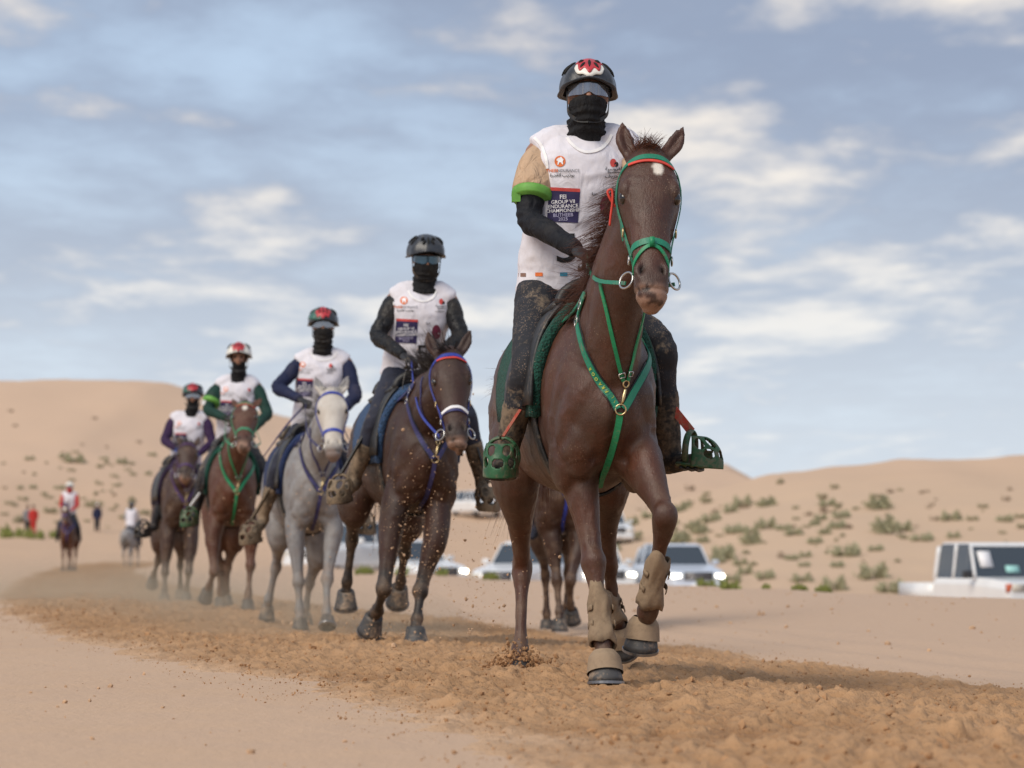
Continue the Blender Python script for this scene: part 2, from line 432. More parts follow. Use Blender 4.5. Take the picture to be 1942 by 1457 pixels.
def churn(x, y):
    p = np.stack([x, y], -1)
    a = fbm(p * np.array([2.3, 1.7]), 3, seed=31)
    wx = 0.10 * vnoise(p * 4.0, 5); wy = 0.10 * vnoise(p * 4.0 + 9, 6)
    b = 1 - np.abs(fbm(np.stack([x * 6.0 + wx * 6, y * 4.6 + wy * 6], -1), 3, seed=41)) * 2
    c = fbm(np.stack([x * 15, y * 12], -1), 3, 0.62, seed=51)
    d = np.clip(fbm(np.stack([x * 30, y * 25], -1), 2, 0.6, seed=61), -0.2, 1)
    cl = np.clip(c - 0.05, 0, 1)
    sh = 1 - np.abs(fbm(np.stack([x * 11 + 3 * a, y * 17 + 2 * c], -1), 2, seed=81)) * 2
    return 0.016 * a + 0.009 * b + 0.017 * cl + 0.016 * d + 0.010 * c + 0.008 * sh * np.clip(a + .6, 0, 1)
def build_track():
    m = sand_mat('churned_track_sand', [(0.405, 0.238, 0.125), (0.36, 0.207, 0.105), (0.45, 0.272, 0.15)], 0.7, 0.6)
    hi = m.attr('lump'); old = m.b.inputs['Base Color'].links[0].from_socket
    c = m.mix(m.ramp(hi, [(0.25, 1.0), (0.55, 0.0)]), old, (0.25, 0.125, 0.054))     # darker towards the hollows of the churned surface
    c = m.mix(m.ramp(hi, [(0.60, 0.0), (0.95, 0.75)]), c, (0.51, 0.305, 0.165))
    c = m.mix(m.ramp(m.attr('edge'), [(0.25, 1.0), (1.0, 0.0)], 'EASE'), c, (0.54, 0.365, 0.238))     # thrown crumbs thin out into the pale sand
    m.set(color=c)
    rows = np.concatenate([np.arange(4.6, 9.0, 0.026), 9.0 * np.exp(np.arange(0, math.log(24 / 9.0), 0.0019)), np.geomspace(24.05, 60, 260), np.geomspace(60.4, 186, 110)])
    n = 330; s = np.linspace(-0.10, 1.10, n)
    Y = np.repeat(rows[:, None], n, 1); a, b = edgeL(rows)[:, None], edgeR(rows)[:, None]
    X = a + (b - a) * s[None, :]
    x, y = X.ravel(), Y.ravel()
    sw = (np.repeat((b - a), n, 1) * s[None, :]).ravel(); w = np.repeat(b - a, n, 1).ravel()
    e = np.minimum(sw, w - sw) + 0.32 * fbm(np.stack([x * 1.1, y * 0.8], -1), 4, 0.6, seed=71) + 0.10 * fbm(np.stack([x * 5, y * 4], -1), 3, seed=73)
    mask = sstep(-0.30, 0.60, e)
    k = churn(x, y) * (1 - 0.5 * sstep(30, 80, y)); mask = mask * (1 - sstep(125, 165, y + 10 * vnoise(np.stack([x * .5, y * .1], -1), 3)))
    rp = np.random.default_rng(77); dent = np.zeros(len(x))          # hoof prints, each with a pushed-up rim
    for _ in range(420):
        py_ = 5.5 * math.exp(rp.uniform() ** .9 * math.log(32 / 5.5)); t_ = rp.normal(.52, .2); px_ = float(np.interp(py_, EY, EL_)) * (1 - t_) + float(np.interp(py_, EY, ERX)) * t_
        i0, i1 = np.searchsorted(rows, (py_ - .25, py_ + .25)) * n; dx, dy = x[i0:i1] - px_, y[i0:i1] - py_ + 0.0; r_ = np.sqrt((dx / .062) ** 2 + (dy / .075) ** 2); dp = rp.uniform(.014, .034)
        dent[i0:i1] += -dp * np.exp(-r_ ** 4) + dp * .55 * np.exp(-((r_ - 1.45) / .38) ** 2) * (.6 + .4 * np.sin(np.arctan2(dy, dx) * 3 + px_ * 9))
    k = k + dent
    z = ground_h(x, y) + 0.012 + k * mask * 1.15 - 0.050 * (1 - mask) ** 1.6 * (1 + y * 0.01)
    V = np.stack([x, y, z], -1)
    i = np.arange(len(rows) - 1)[:, None] * n + np.arange(n - 1)[None, :]
    F = np.stack([i, i + 1, i + n + 1, i + n], -1).reshape(-1, 4)
    me = bpy.data.meshes.new('track'); me.from_pydata(V.tolist(), [], F.tolist()); me.update()
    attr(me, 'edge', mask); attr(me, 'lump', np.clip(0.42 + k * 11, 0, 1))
    o = link('track', me, m.m); tag(o, 'churned orange sand riding track', kind='structure')
build_track()

CLOD = plain('clod_sand', (0.38, 0.212, 0.105), 0.95, var=0.3, scale=20)
CLOD_PALE = plain('pebble_sand', (0.48, 0.31, 0.19), 0.95, var=0.35, scale=20)
ICO = np.array([(0, 0, 1), (.89, 0, .45), (.28, .85, .45), (-.72, .53, .45), (-.72, -.53, .45), (.28, -.85, .45), (.72, .53, -.45), (-.28, .85, -.45), (-.89, 0, -.45), (-.28, -.85, -.45), (.72, -.53, -.45), (0, 0, -1)])
ICF = np.array([(0,1,2),(0,2,3),(0,3,4),(0,4,5),(0,5,1),(1,6,2),(2,7,3),(3,8,4),(4,9,5),(5,10,1),(6,7,2),(7,8,3),(8,9,4),(9,10,5),(10,6,1),(11,7,6),(11,8,7),(11,9,8),(11,10,9),(11,6,10)])
def lumps(name, mat, C, r, parent=None):
    """many irregular crumbs in one mesh"""
    n = len(C); r = np.asarray(r)
    V = ICO[None] * (r[:, None, None] * rng.uniform(0.55, 1.25, (n, 12, 1))) * rng.uniform(0.6, 1.3, (n, 1, 3))
    a = rng.uniform(0, 6.28, n); ca, sa = np.cos(a)[:, None], np.sin(a)[:, None]
    X = V[:, :, 0] * ca - V[:, :, 1] * sa; Y = V[:, :, 0] * sa + V[:, :, 1] * ca
    V = np.stack([X, Y, V[:, :, 2]], -1) + np.asarray(C)[:, None, :]
    F = (ICF[None] + (np.arange(n) * 12)[:, None, None]).reshape(-1, 3)
    me = bpy.data.meshes.new(name); me.from_pydata(V.reshape(-1, 3).tolist(), [], F.tolist()); me.update()
    return link(name, me, mat, parent, smooth=False)
def build_clods():
    n = 20000
    y = 5.5 * np.exp(rng.uniform(0, 1, n) ** 0.85 * math.log(34 / 5.5)); a, b = edgeL(y), edgeR(y)
    x = a + (b - a) * rng.uniform(-0.05, 1.02, n); r = np.minimum(0.020, 0.0020 + rng.exponential(0.0024, n)) * (1 + y * 0.012) * (.35 + .65 * sstep(-.1, .7, np.minimum(x - a, b - x)))
    z = ground_h(x, y) + 0.012 + churn(x, y) * 1.15 + r * 0.25
    tag(lumps('sand_clods', CLOD, np.stack([x, y, z], -1), r), 'crumbs of turned up sand lying along the track', 'sand clods', kind='stuff')
    y = rng.uniform(11, 40, 420); x = edgeR(y) + rng.uniform(0.2, 4.6, 420); r = 0.005 + rng.exponential(0.005, 420)
    y2 = rng.uniform(6, 22, 200); x2 = edgeL(y2) - rng.uniform(0.1, 2.5, 200); r2 = 0.003 + rng.exponential(0.0025, 200)
    x, y, r = np.r_[x, x2], np.r_[y, y2], np.r_[r, r2]
    tag(lumps('pebbles', CLOD_PALE, np.stack([x, y, ground_h(x, y) + r * 0.3], -1), r), 'small stones scattered over the sand bank', 'pebbles', kind='stuff')
build_clods()
# ---------------------------------------------------------------- horses
def coat(name, base, dark, points, rough=0.5, dust=0.35, dapple=None, fleck=0.0):
    m = MB(name)
    n1 = m.noise(3.2, 5, 0.6); n2 = m.noise(11, 5, 0.6); hair = m.noise(160, 3, 0.6, stretch=(1, 1, 0.25))
    c = m.mix(m.ramp(m.math('ADD', m.math('MULTIPLY', n1, .6), m.math('MULTIPLY', n2, .4)), [(0.36, 0.0), (0.64, 1.0)]), base, dark)
    if dapple:
        c = m.mix(m.ramp(m.voro(16, 'SMOOTH_F1'), [(0.1, 0.5), (0.55, 0.0)]), c, dapple)
    c = m.mix(m.math('MULTIPLY', m.ramp(hair, [(0.35, 0.0), (0.75, 1.0)]), 0.35), c, tuple(x * 0.55 for x in dark))
    c = m.mix(m.attr('points'), c, points)
    c = m.mix(m.attr('pit'), c, (0.006, 0.005, 0.005))
    c = m.mix(m.attr('pale'), c, (0.30, 0.175, 0.125))
    c = m.mix(m.attr('white'), c, (0.72, 0.66, 0.58))
    dm = m.math('MULTIPLY', m.ramp(n2, [(0.40, 0.0), (0.75, 1.0)]), m.math('ADD', m.attr('dust'), 0.0))
    c = m.mix(m.math('MULTIPLY', dm, 0.8), c, (0.33, 0.22, 0.145))
    bl = m.math('MULTIPLY', m.ramp(n2, [(0.48, 0.0), (0.80, 1.0)]), dust)
    c = m.mix(bl, c, (0.26, 0.165, 0.11))
    if fleck:
        sp = m.ramp(m.voro(95), [(0.05 + 0.08 * fleck, 1.0), (0.16 + 0.12 * fleck, 0.0)])
        gate = m.ramp(m.noise(5, 5, 0.7), [(0.50, 0.0), (0.66, 0.8)])
        c = m.mix(m.math('MULTIPLY', sp, gate), c, (0.42, 0.30, 0.20))
    gr = m.noise(330, 2, 0.7); c = m.mix(m.math('MULTIPLY', m.ramp(gr, [(0.50, 0.0), (0.72, 1.0)]), m.math('MULTIPLY', m.ramp(n1, [(0.40, 0.05), (0.75, 0.40)]), min(1.0, dust * 2.2))), c, (0.34, 0.225, 0.15))
    m.set(color=c, rough=m.ramp(n2, [(0.3, rough - .06), (0.7, rough + .14)]), spec=0.45)
    nb = m.bump(m.noise(13, 4, 0.55), 0.35, 0.012); nb = m.bump(hair, 0.5, 0.005, nb); nb = m.bump(gr, 0.3, 0.004, nb); m.set(normal=nb)
    return m.m
HAIR = {}
def hairmat(name, col):
    m = MB(name); m.set(color=m.mix(m.noise(40, 3), tuple(x * 0.5 for x in col), tuple(x * 1.5 for x in col)), rough=0.42, spec=0.4); return m.m
EYE_M = MB('horse_eye').set(color=(0.010, 0.006, 0.005), rough=0.03, coat=0.6).m
HOOF_M = muddy('hoof_horn', (0.04, 0.038, 0.038), (0.30, 0.215, 0.145), 0.35, 0.6)
HOOF_SAND = muddy('sandy_hoof_boot', (0.20, 0.142, 0.092), (0.30, 0.215, 0.14), 0.6, 0.85)
SHOE_M = plain('steel_shoe', (0.30, 0.30, 0.31), 0.35, 0.9)
STEEL = plain('bit_steel', (0.55, 0.54, 0.52), 0.28, 1.0, var=0.2)
BRASS = plain('brass_fitting', (0.62, 0.48, 0.26), 0.35, 1.0, var=0.2)
FELT = muddy('sandy_felt_boot', (0.165, 0.115, 0.074), (0.26, 0.188, 0.122), 0.55, 0.95)
BLACKLEATHER = muddy('black_leather', (0.012, 0.012, 0.013), (0.16, 0.115, 0.075), 0.25, 0.5)

TR = [  # trunk rings: forward, height, half width, half height
    (0.665, 1.06, 0.085, 0.11), (0.61, 1.07, 0.155, 0.19), (0.52, 1.085, 0.195, 0.265), (0.40, 1.11, 0.212, 0.335), (0.22, 1.13, 0.215, 0.375),
    (0.02, 1.125, 0.225, 0.37), (-0.22, 1.115, 0.25, 0.35), (-0.46, 1.135, 0.255, 0.335), (-0.68, 1.185, 0.255, 0.315),
    (-0.86, 1.19, 0.235, 0.275), (-1.00, 1.17, 0.18, 0.215), (-1.08, 1.15, 0.10, 0.13)]
TRC = catmull(TR, 6)
def trunk_at(f): 
    k = np.argsort(TRC[:, 0]); return [np.interp(f, TRC[k, 0], TRC[k, c]) for c in (1, 2, 3)]

class Frame:
    """horse frame: l = to the horse's left, f = forward, z = up"""
    def __init__(s, o, yaw, scale=1.0):
        s.o = np.array(o, float); s.k = scale
        s.f = np.array([math.sin(yaw), -math.cos(yaw), 0]); s.l = np.array([math.cos(yaw), math.sin(yaw), 0]); s.yaw = yaw
    def __call__(s, l, f, z): return s.o + s.k * (s.l * l + s.f * f + np.array([0, 0, z]))
    def inv(s, p):
        d = (np.asarray(p) - s.o) / s.k; return np.array([d @ s.l, d @ s.f, d[2]])

def leg(g, J, fore, fr, sc=1.0):
    """J: joints from inside the body to the coronet"""
    if fore:
        prof = [[(0, .07, .12), (.5, .088, .135)], [(0, .074, .112), (.3, .062, .086), (.62, .047, .058), (.88, .042, .047)],
                [(0, .052, .056), (.16, .041, .044), (.34, .0295, .036), (.72, .0285, .036)], [(0, .041, .045), (.5, .031, .035)], [(0, .041, .043)]]
    else:
        prof = [[(0, .12, .20), (.5, .13, .215)], [(0, .112, .175), (.28, .083, .125), (.6, .049, .070), (.86, .038, .056)],
                [(0, .045, .064), (.14, .040, .053), (.32, .0285, .037), (.72, .027, .035)], [(0, .040, .044), (.5, .030, .034)], [(0, .042, .044)]]
    P, Q = [], []
    for i, seg in enumerate(prof):
        a = np.asarray(J[i]); b = np.asarray(J[i + 1]) if i + 1 < len(J) else a
        for t, w, d in seg: P.append(a + (b - a) * t); Q.append((w * sc, d * sc))
    g.tube(P, Q, fr.l, n=18, sub=4)
    # carpal / hock bone corners
    k = np.asarray(J[2])
    if fore: g.ell(k + fr.f * 0.012 * sc, np.array([fr.l * .047, fr.f * .047, np.array([0, 0, .055])]) * sc)
    else: g.ell(k - fr.f * 0.035 * sc + np.array([0, 0, .03]) * sc, np.array([fr.l * .03, fr.f * .036, np.array([0, 0, .05])]) * sc)

def hoof(name, c0, axis, front, mat, parent, sc=1.0, shoe=True, bell=None):
    """hoof capsule from the coronet c0 along axis, toe looking to front"""
    ax = nrm(axis); fr = nrm(np.asarray(front) - ax * np.dot(front, ax)); la = np.cross(ax, fr)
    g = Geo(); n = 22; V = []; F = []
    prof = [(-.012, .046, 0), (0.0, .050, 0), (.03, .055, .010), (.062, .062, .022), (.082, .066, .028)]
    for h, r, sh in prof:
        for j in range(n):
            t = 2 * math.pi * j / n; ct, st = math.cos(t), math.sin(t)
            rr = r * (1.12 if ct > 0 else 0.92)
            back = -0.018 if ct < -0.75 else 0
            V.append(np.asarray(c0) + sc * (ax * (h + (0.012 if ct < -0.6 else 0) * 0) + fr * (ct * rr + sh + back) + la * st * r))
    m = len(prof)
    for i in range(m - 1):
        for j in range(n): k = (j + 1) % n; F.append((i * n + j, i * n + k, i * n + n + k, i * n + n + j))
    V.append(np.asarray(c0) + sc * ax * .070 + fr * sc * .02); F += [(m * n, (m - 1) * n + j, (m - 1) * n + (j + 1) % n) for j in range(n)]
    V.append(np.asarray(c0)); F += [(m * n + 1, (j + 1) % n, j) for j in range(n)]
    g.add(V, F); o = link(name, g.mesh(name), mat, parent); fix_normals(o.data)
    if shoe:
        s = Geo(); V = []; F = []
        arc = np.linspace(-2.35, 2.35, 22)
        for t in arc:
            ct, st = math.cos(t), math.sin(t)
            for h, r in ((.081, .069), (.091, .069), (.091, .045), (.081, .045)):
                rr = r * (1.12 if ct > 0 else 0.92)
                V.append(np.asarray(c0) + sc * (ax * h + fr * (ct * rr + .028) + la * st * r))
        for i in range(len(arc) - 1):
            for j in range(4): k = (j + 1) % 4; F.append((i * 4 + j, i * 4 + k, i * 4 + 4 + k, i * 4 + 4 + j))
        F += [(0, 1, 2, 3), tuple(len(V) - 1 - j for j in range(4))]
        s.add(V, F); sh = s.obj('shoe', SHOE_M, o, smooth=False); fix_normals(sh.data)
    if bell:
        b = Geo(); b.tube([np.asarray(c0) + ax * h * sc + fr * f_ * sc for h, f_ in ((-.035, -.004), (-.01, 0), (.02, .008), (.05, .016))],
                          [(r * sc, r * 1.06 * sc) for r in (.040, .058, .064, .068)], la, n=22, cap=False)
        b.obj('bell_boot', bell, o)
    return o

def tendon_boot(A, B, ra, rb, front, mat, parent, tilt=0.0):
    """felt boot wrapped round the cannon from A to B, its front edge standing up in a point"""
    g = Geo(); ax = nrm(np.asarray(B) - A); fr = nrm(np.asarray(front) - ax * np.dot(front, ax)); la = np.cross(ax, fr)
    n = 26; V = []; F = []; m = 9; L = np.linalg.norm(np.asarray(B) - A)
    for q, th in enumerate((0.0, -0.006)):
        for i in range(m):
            t = i / (m - 1); r = ra + (rb - ra) * t + th + 0.004 * math.sin(t * 9)
            for j in range(n):
                a = 2 * math.pi * j / n; e = math.cos(a - 0.5)
                lift = -0.045 * max(0, e) ** 3 * (1 - t) ** 2 * 1.3 + 0.03 * max(0, math.cos(a + 2.2)) ** 2 * t ** 3 + tilt * math.sin(a) * 0.02
                ov = 0.006 * (1 if 0.3 < a < 2.6 else 0)
                cr = .0035 * math.sin(a * 3 + t * 5) + .003 * math.sin(a * 7 - t * 11 + 1.3); V.append(np.asarray(A) + ax * (L * t + lift + .006 * math.sin(a * 4)) + (fr * math.cos(a) * 1.10 + la * math.sin(a)) * (r + ov + cr))
    for q in range(2):
        for i in range(m - 1):
            for j in range(n):
                k = (j + 1) % n; o = q * m * n; F.append((o + i * n + j, o + i * n + k, o + i * n + n + k, o + i * n + n + j))
    for i in (0, m - 1):
        for j in range(n): k = (j + 1) % n; F.append((i * n + j, i * n + k, m * n + i * n + k, m * n + i * n + j))
    g.add(V, F); o = g.obj('tendon_boot', mat, parent); fix_normals(o.data)
    for t in (0.3, 0.62):
        s = Geo(); r = ra + (rb - ra) * t + 0.009; P = []; Nn = []
        for j in range(15):
            a = 0.9 + 4.4 * j / 14; e = fr * math.cos(a) * 1.10 + la * math.sin(a); P.append(np.asarray(A) + ax * L * t + e * r); Nn.append(e)
        ribbon(s, P, Nn, 0.022, 0.003, sub=1); s.obj('strap', mat, o)
    return o

def strands(name, roots, dirs, lens, mat, parent, rad=0.0016, drop=0.6, wob=0.25, seg=8, seed=1, per=9, spread=.010, frizz=.06):
    """locks of hair: each root carries a lock of thin tapering hairs that share its sweep"""
    r = np.random.default_rng(seed); V = []; F = []
    for p0, d0, L0 in zip(roots, dirs, lens):
        curl = r.normal(0, wob, 3); d0 = nrm(d0)
        for h in range(per):
            p = np.array(p0, float) + r.normal(0, spread, 3); d = nrm(d0 + r.normal(0, frizz, 3)); L = L0 * r.uniform(.7, 1.1); step = L / seg; o = len(V)
            sd = nrm(np.cross(d, (0.2, 1, 0.3)) + r.normal(0, 0.3, 3)); c2 = curl + r.normal(0, wob * .3, 3)
            for i in range(seg + 1):
                w = rad * (1 - i / seg) ** 0.7 + 0.0002
                V += [p + sd * w, p - sd * w * 0.5 + np.cross(d, sd) * w * 0.8, p - sd * w * 0.5 - np.cross(d, sd) * w * 0.8]
                d = nrm(d + c2 * step * 5 + np.array([0, 0, -drop]) * step * 3 + (d0 - d) * .02); p = p + d * step
            for i in range(seg):
                for j in range(3): k = (j + 1) % 3; F.append((o + i * 3 + j, o + i * 3 + k, o + i * 3 + 3 + k, o + i * 3 + 3 + j))
    me = bpy.data.meshes.new(name); me.from_pydata([tuple(map(float, v)) for v in V], [], F); me.update()
    return link(name, me, mat, parent)

class Horse: pass
HEADR = [(-.05, .056, .070, -.03), (.05, .082, .092, -.025), (.16, .111, .108, -.028), (.28, .118, .118, -.034), (.40, .103, .114, -.038), (.53, .084, .096, -.028),
         (.66, .069, .078, -.012), (.77, .060, .066, -.004), (.87, .0655, .062, .0), (.945, .060, .056, -.004), (1.0, .044, .042, -.010)]
def make_horse(cfg):
    H = Horse(); fr = cfg['frame']; k = fr.k; H.fr = fr; H.cfg = cfg
    root = empty('horse', (fr.o[0], fr.o[1], gz(fr.o[0], fr.o[1]))); H.root = root
    tag(root, cfg['label'], 'horse', 'endurance horses on the track')
    g = Geo()
    # trunk
    P = [fr(0, a, b) for a, b, c, d in TR]; g.tube(P, [(c * k, d * k) for a, b, c, d in TR], fr.l, n=28, sub=4, pw=2.15)
    # shoulders, breast, buttocks, belly
    for sd in (-1, 1):
        g.ell(fr(.135 * sd, .36, 1.10), np.array([fr.l * .085, fr.f * .17, np.array([0, 0, .27])]) * k)
        g.ell(fr(.095 * sd, .50, 1.02), np.array([fr.l * .105, fr.f * .125, np.array([0, 0, .22])]) * k)
        g.ell(fr(.135 * sd, .40, .90), np.array([fr.l * .07, fr.f * .13, np.array([0, 0, .15])]) * k)
        g.ell(fr(.135 * sd, -.80, 1.10), np.array([fr.l * .125, fr.f * .24, np.array([0, 0, .27])]) * k)
    # neck
    poll = np.asarray(cfg['poll']); muz = np.asarray(cfg['muzzle']); ax = nrm(muz - poll); L = np.linalg.norm(muz - poll)
    lat = nrm(cfg.get('hlat', fr.l)); lat = nrm(lat - ax * np.dot(lat, ax)); fc = np.cross(lat, ax)
    if np.dot(fc, fr.f) < 0: fc = -fc
    H.poll, H.ax, H.L, H.lat, H.fc = poll, ax, L, lat, fc
    def hp(u, v, w): return poll + ax * u * L + lat * v * k + fc * w * k
    H.hp = hp
    nb = fr(0.0, .42, 1.20); n1 = fr(0, .56, 1.36); np_ = hp(.10, 0, -.075)
    mid = n1 * .5 + np_ * .5 + fr.f * .035 * k; cv = np.asarray(cfg.get('neck', (0, 0, 0)), float)
    NP = [fr(0, .30, 1.13), nb, n1, n1 * .66 + np_ * .34 + cv * .7 + fr.f * .03 * k, n1 * .33 + np_ * .67 + cv * .7 + fr.f * .02 * k, np_]
    NR = [(.165, .30), (.15, .27), (.125, .215), (.106, .168), (.092, .135), (.078, .105)]
    g.tube(NP, [(a * k, b * k) for a, b in NR], fr.l, n=22, sub=5)
    H.neck = catmull(NP, 6); H.neckr = catmull(NR, 6)
    # head
    P = [hp(u, 0, wc) for u, hw, rd, wc in HEADR]; g.tube(P, [(hw * k, rd * k) for u, hw, rd, wc in HEADR], lat, n=24, sub=4, pw=2.35)
    for sd in (-1, 1):
        g.ell(hp(.40, .052 * sd, -.095), np.array([ax * .105, lat * .042, fc * .066]) * k)      # jowl
        g.ell(hp(.275, .083 * sd, .040), np.array([ax * .048, lat * .030, fc * .032]) * k)      # brow
        g.ell(hp(.60, .060 * sd, .018), np.array([ax * .11, lat * .012, fc * .018]) * k)        # cheek bone
        g.ell(hp(.825, .040 * sd, .040), np.array([ax * .045, lat * .028, fc * .030]) * k)      # nostril
    g.ell(hp(.985, 0, -.030), np.array([ax * .034, lat * .036, fc * .030]) * k)                 # chin
    for sd, tip in zip((-1, 1), cfg.get('ears', ((-.095, -.235), (.137, -.215)))):
        b = hp(.02, .062 * sd, -.03); t = hp(tip[1], tip[0], .012); bb = hp(-.02, .066 * sd, -.02)
        m1 = bb * .6 + t * .4 + lat * sd * .008 * k; m2 = bb * .3 + t * .7 + lat * sd * .005 * k
        g.tube([b, bb, m1, m2, t], [(.020 * k, .02 * k), (.027 * k, .023 * k), (.036 * k, .022 * k), (.026 * k, .015 * k), (.003 * k, .003 * k)], lat, n=14, sub=4)
    # legs
    for key in ('rf', 'lf', 'rh', 'lh'):
        sd = -1 if key[0] == 'r' else 1; cfg[key][0] = fr(.105 * sd, .34, 1.02) if key[1] == 'f' else fr(.12 * sd, -.76, 1.10)
        leg(g, cfg[key], key[1] == 'f', fr, k)
    vox = cfg.get('voxel', 0.011)
    me = remesh(g, 'body', vox, cfg.get('smooth', 6))
    V = verts(me); Nn = normals(me)
    D = np.zeros(len(V))
    # nostrils, mouth, ear cups, eye sockets
    for sd in (-1, 1):
        c = hp(.822, .041 * sd, .066); d = (V - c); da = d @ ax * .93 + d @ lat * sd * .36; dl = d @ lat * .93 - d @ ax * sd * .36; q = np.sqrt((da / (.027 * k)) ** 2 + (dl / (.0165 * k)) ** 2 + (d @ fc / (.035 * k)) ** 2)
        D -= .036 * k * np.exp(-q ** 2 * 1.2)
        tip = cfg.get('ears', ((-.095, -.235), (.137, -.215)))[0 if sd < 0 else 1]
        a = hp(-.02, .066 * sd, -.01); b = hp(tip[1] * .82, tip[0], .012); ab = b - a; t = np.clip(((V - a) @ ab) / (ab @ ab), 0.02, 1)
        e = V - (a + np.outer(t, ab)); near = (np.linalg.norm(e, axis=1) < .05 * k) & ((Nn @ fc) > 0.25) & (((V - a) @ ab) > 0)
        D -= np.where(near, .021 * k * np.exp(-((e @ lat) / (.017 * k)) ** 2) * np.sin(np.clip(t, 0, 1) * math.pi) ** .5, 0)
        c = hp(.315, .100 * sd, .026); d = np.linalg.norm((V - c), axis=1); D -= .010 * k * np.exp(-(d / (.018 * k)) ** 2)
    hu = ((V - poll) @ ax) / L; hv = ((V - poll) @ lat) / k; hw = ((V - poll) @ fc) / k
    inhead = (np.abs(hv) < .16) & (np.abs(hw) < .19)
    mouth = np.exp(-((hu - .930 - hw * .25) / .011) ** 2) * (hu > .88) * inhead * np.where(hw > -.04, 1, 0)
    D -= .007 * k * mouth
    # veins, ribs and muscle texture
    D += .0035 * k * fbm(V * 9, 3, seed=4)
    vein = np.clip(1 - np.abs(fbm(V * 7.5 + .12 * np.stack([vnoise(V * 9, 3)] * 3, -1), 2, seed=14)) * 5.5, 0, 1) ** 2
    D += .0030 * k * vein * np.where(np.abs(Nn[:, 2]) < .8, 1, 0)
    fs = np.linspace(0, 1, 6)
    def groove(a, b, wd, dp):
        nonlocal D
        a, b = np.asarray(a), np.asarray(b); ab = b - a; t = np.clip(((V - a) @ ab) / (ab @ ab), 0, 1); d2 = ((V - (a + np.outer(t, ab))) ** 2).sum(1); D = D - dp * k * np.exp(-d2 / (wd * k) ** 2) * np.sin(np.clip(t * .9 + .05, 0, 1) * math.pi) ** .5
    for sd in (-1, 1):
        groove(fr(.055 * sd, .66, 1.14), fr(.185 * sd, .53, .93), .030, .020); groove(fr(.02 * sd, .60, .885), fr(.17 * sd, .52, .86), .026, .016)
        groove(fr(.20 * sd, .50, 1.30), fr(.23 * sd, .30, .92), .035, .014); groove(fr(.22 * sd, -.52, .95), fr(.25 * sd, -.42, 1.20), .04, .018); groove(fr(.17 * sd, .62, 1.22), fr(.225 * sd, .46, 1.02), .030, .010)
        J = [np.asarray(j) for j in cfg['rf' if sd < 0 else 'lf']]; fo = fr.f * .062 * k
        groove(J[1] * .8 + J[2] * .2 + fo + fr.l * .012 * sd, J[1] * .2 + J[2] * .8 + fo * .8, .012, .007); groove(J[1] * .7 + J[2] * .3 + fr.l * .06 * sd * k, J[1] * .15 + J[2] * .85 + fr.l * .045 * sd * k, .013, .007)
        groove(J[2] * .8 + J[3] * .2 + fr.l * .032 * sd * k, J[2] * .1 + J[3] * .9 + fr.l * .031 * sd * k - fr.f * .006 * k, .009, .006); groove(J[2] * .8 + J[3] * .2 - fr.l * .032 * sd * k, J[2] * .1 + J[3] * .9 - fr.l * .031 * sd * k, .009, .006)
        J = [np.asarray(j) for j in cfg['rh' if sd < 0 else 'lh']]; groove(J[2] * .8 + J[3] * .2 + fr.l * .03 * sd * k, J[2] * .1 + J[3] * .9 + fr.l * .03 * sd * k, .009, .006); groove(J[1] + fr.l * .08 * sd * k, J[2] + fr.l * .045 * sd * k, .016, .009)
        nk_ = catmull(NP, 1); groove(nk_[2] + fr.l * .105 * sd * k + fr.f * .08 * k, nk_[5] + fr.l * .075 * sd * k + fr.f * .03 * k, .024, .011)
        groove(hp(.36, .072 * sd, .075), hp(.62, .052 * sd, .066), .015, .007); groove(hp(.42, .10 * sd, .005), hp(.68, .072 * sd, .002), .014, .008); groove(hp(.24, .07 * sd, .07), hp(.36, .088 * sd, .058), .012, .006)
    lf = np.array([(V - fr.o) @ fr.l, (V - fr.o) @ fr.f, V[:, 2] - fr.o[2]]).T / k
    cleft = np.exp(-(lf[:, 0] / .022) ** 2) * (lf[:, 1] > .45) * sstep(1.22, 1.06, lf[:, 2]) * sstep(.78, .88, lf[:, 2])
    D -= .018 * k * cleft
    setverts(me, V + Nn * D[:, None])
    # colour fields
    low = cfg.get('points', 0.0); pts = np.zeros(len(V)); z0 = fr.o[2]
    zz = (V[:, 2] - z0) / k
    for key in ('rf', 'lf', 'rh', 'lh'):
        J = [np.asarray(j) for j in cfg[key]]
        for a, b, s0, s1 in ((J[2], J[3], 1, 1), (J[3], J[4], 1, 1), (J[1], J[2], 0, 1)):
            ab = b - a; t = np.clip(((V - a) @ ab) / (ab @ ab), 0, 1); dd = np.linalg.norm(V - (a + np.outer(t, ab)), axis=1)
            pts = np.maximum(pts, np.where(dd < .105 * k, (s0 + (s1 - s0) * sstep(.35, .95, t)), 0))
    legz = pts.copy(); pts *= low
    muzz = sstep(.70, .90, hu) * inhead * (hu < 1.15)
    nost = np.zeros(len(V))
    for sd in (-1, 1):
        d = V - hp(.822, .041 * sd, .055); da = d @ ax * .93 + d @ lat * sd * .36; dl = d @ lat * .93 - d @ ax * sd * .36; q = (da / (.025 * k)) ** 2 + (dl / (.016 * k)) ** 2 + (d @ fc / (.04 * k)) ** 2; nost = np.maximum(nost, np.exp(-q ** 1.5))
    pale = inhead * sstep(.885, .95, hu) * sstep(.15, .5, fbm(V * 26, 3, seed=8) + .55) * (hu < 1.2) * cfg.get('pale', 0.8)
    pts = np.clip(np.maximum(pts, np.maximum(muzz * cfg.get('muzz', .5), nost * .95)) + mouth * .4, 0, 1)
    if cfg.get('earcol'): pts = np.maximum(pts, 0)
    eyec = np.zeros(len(V))
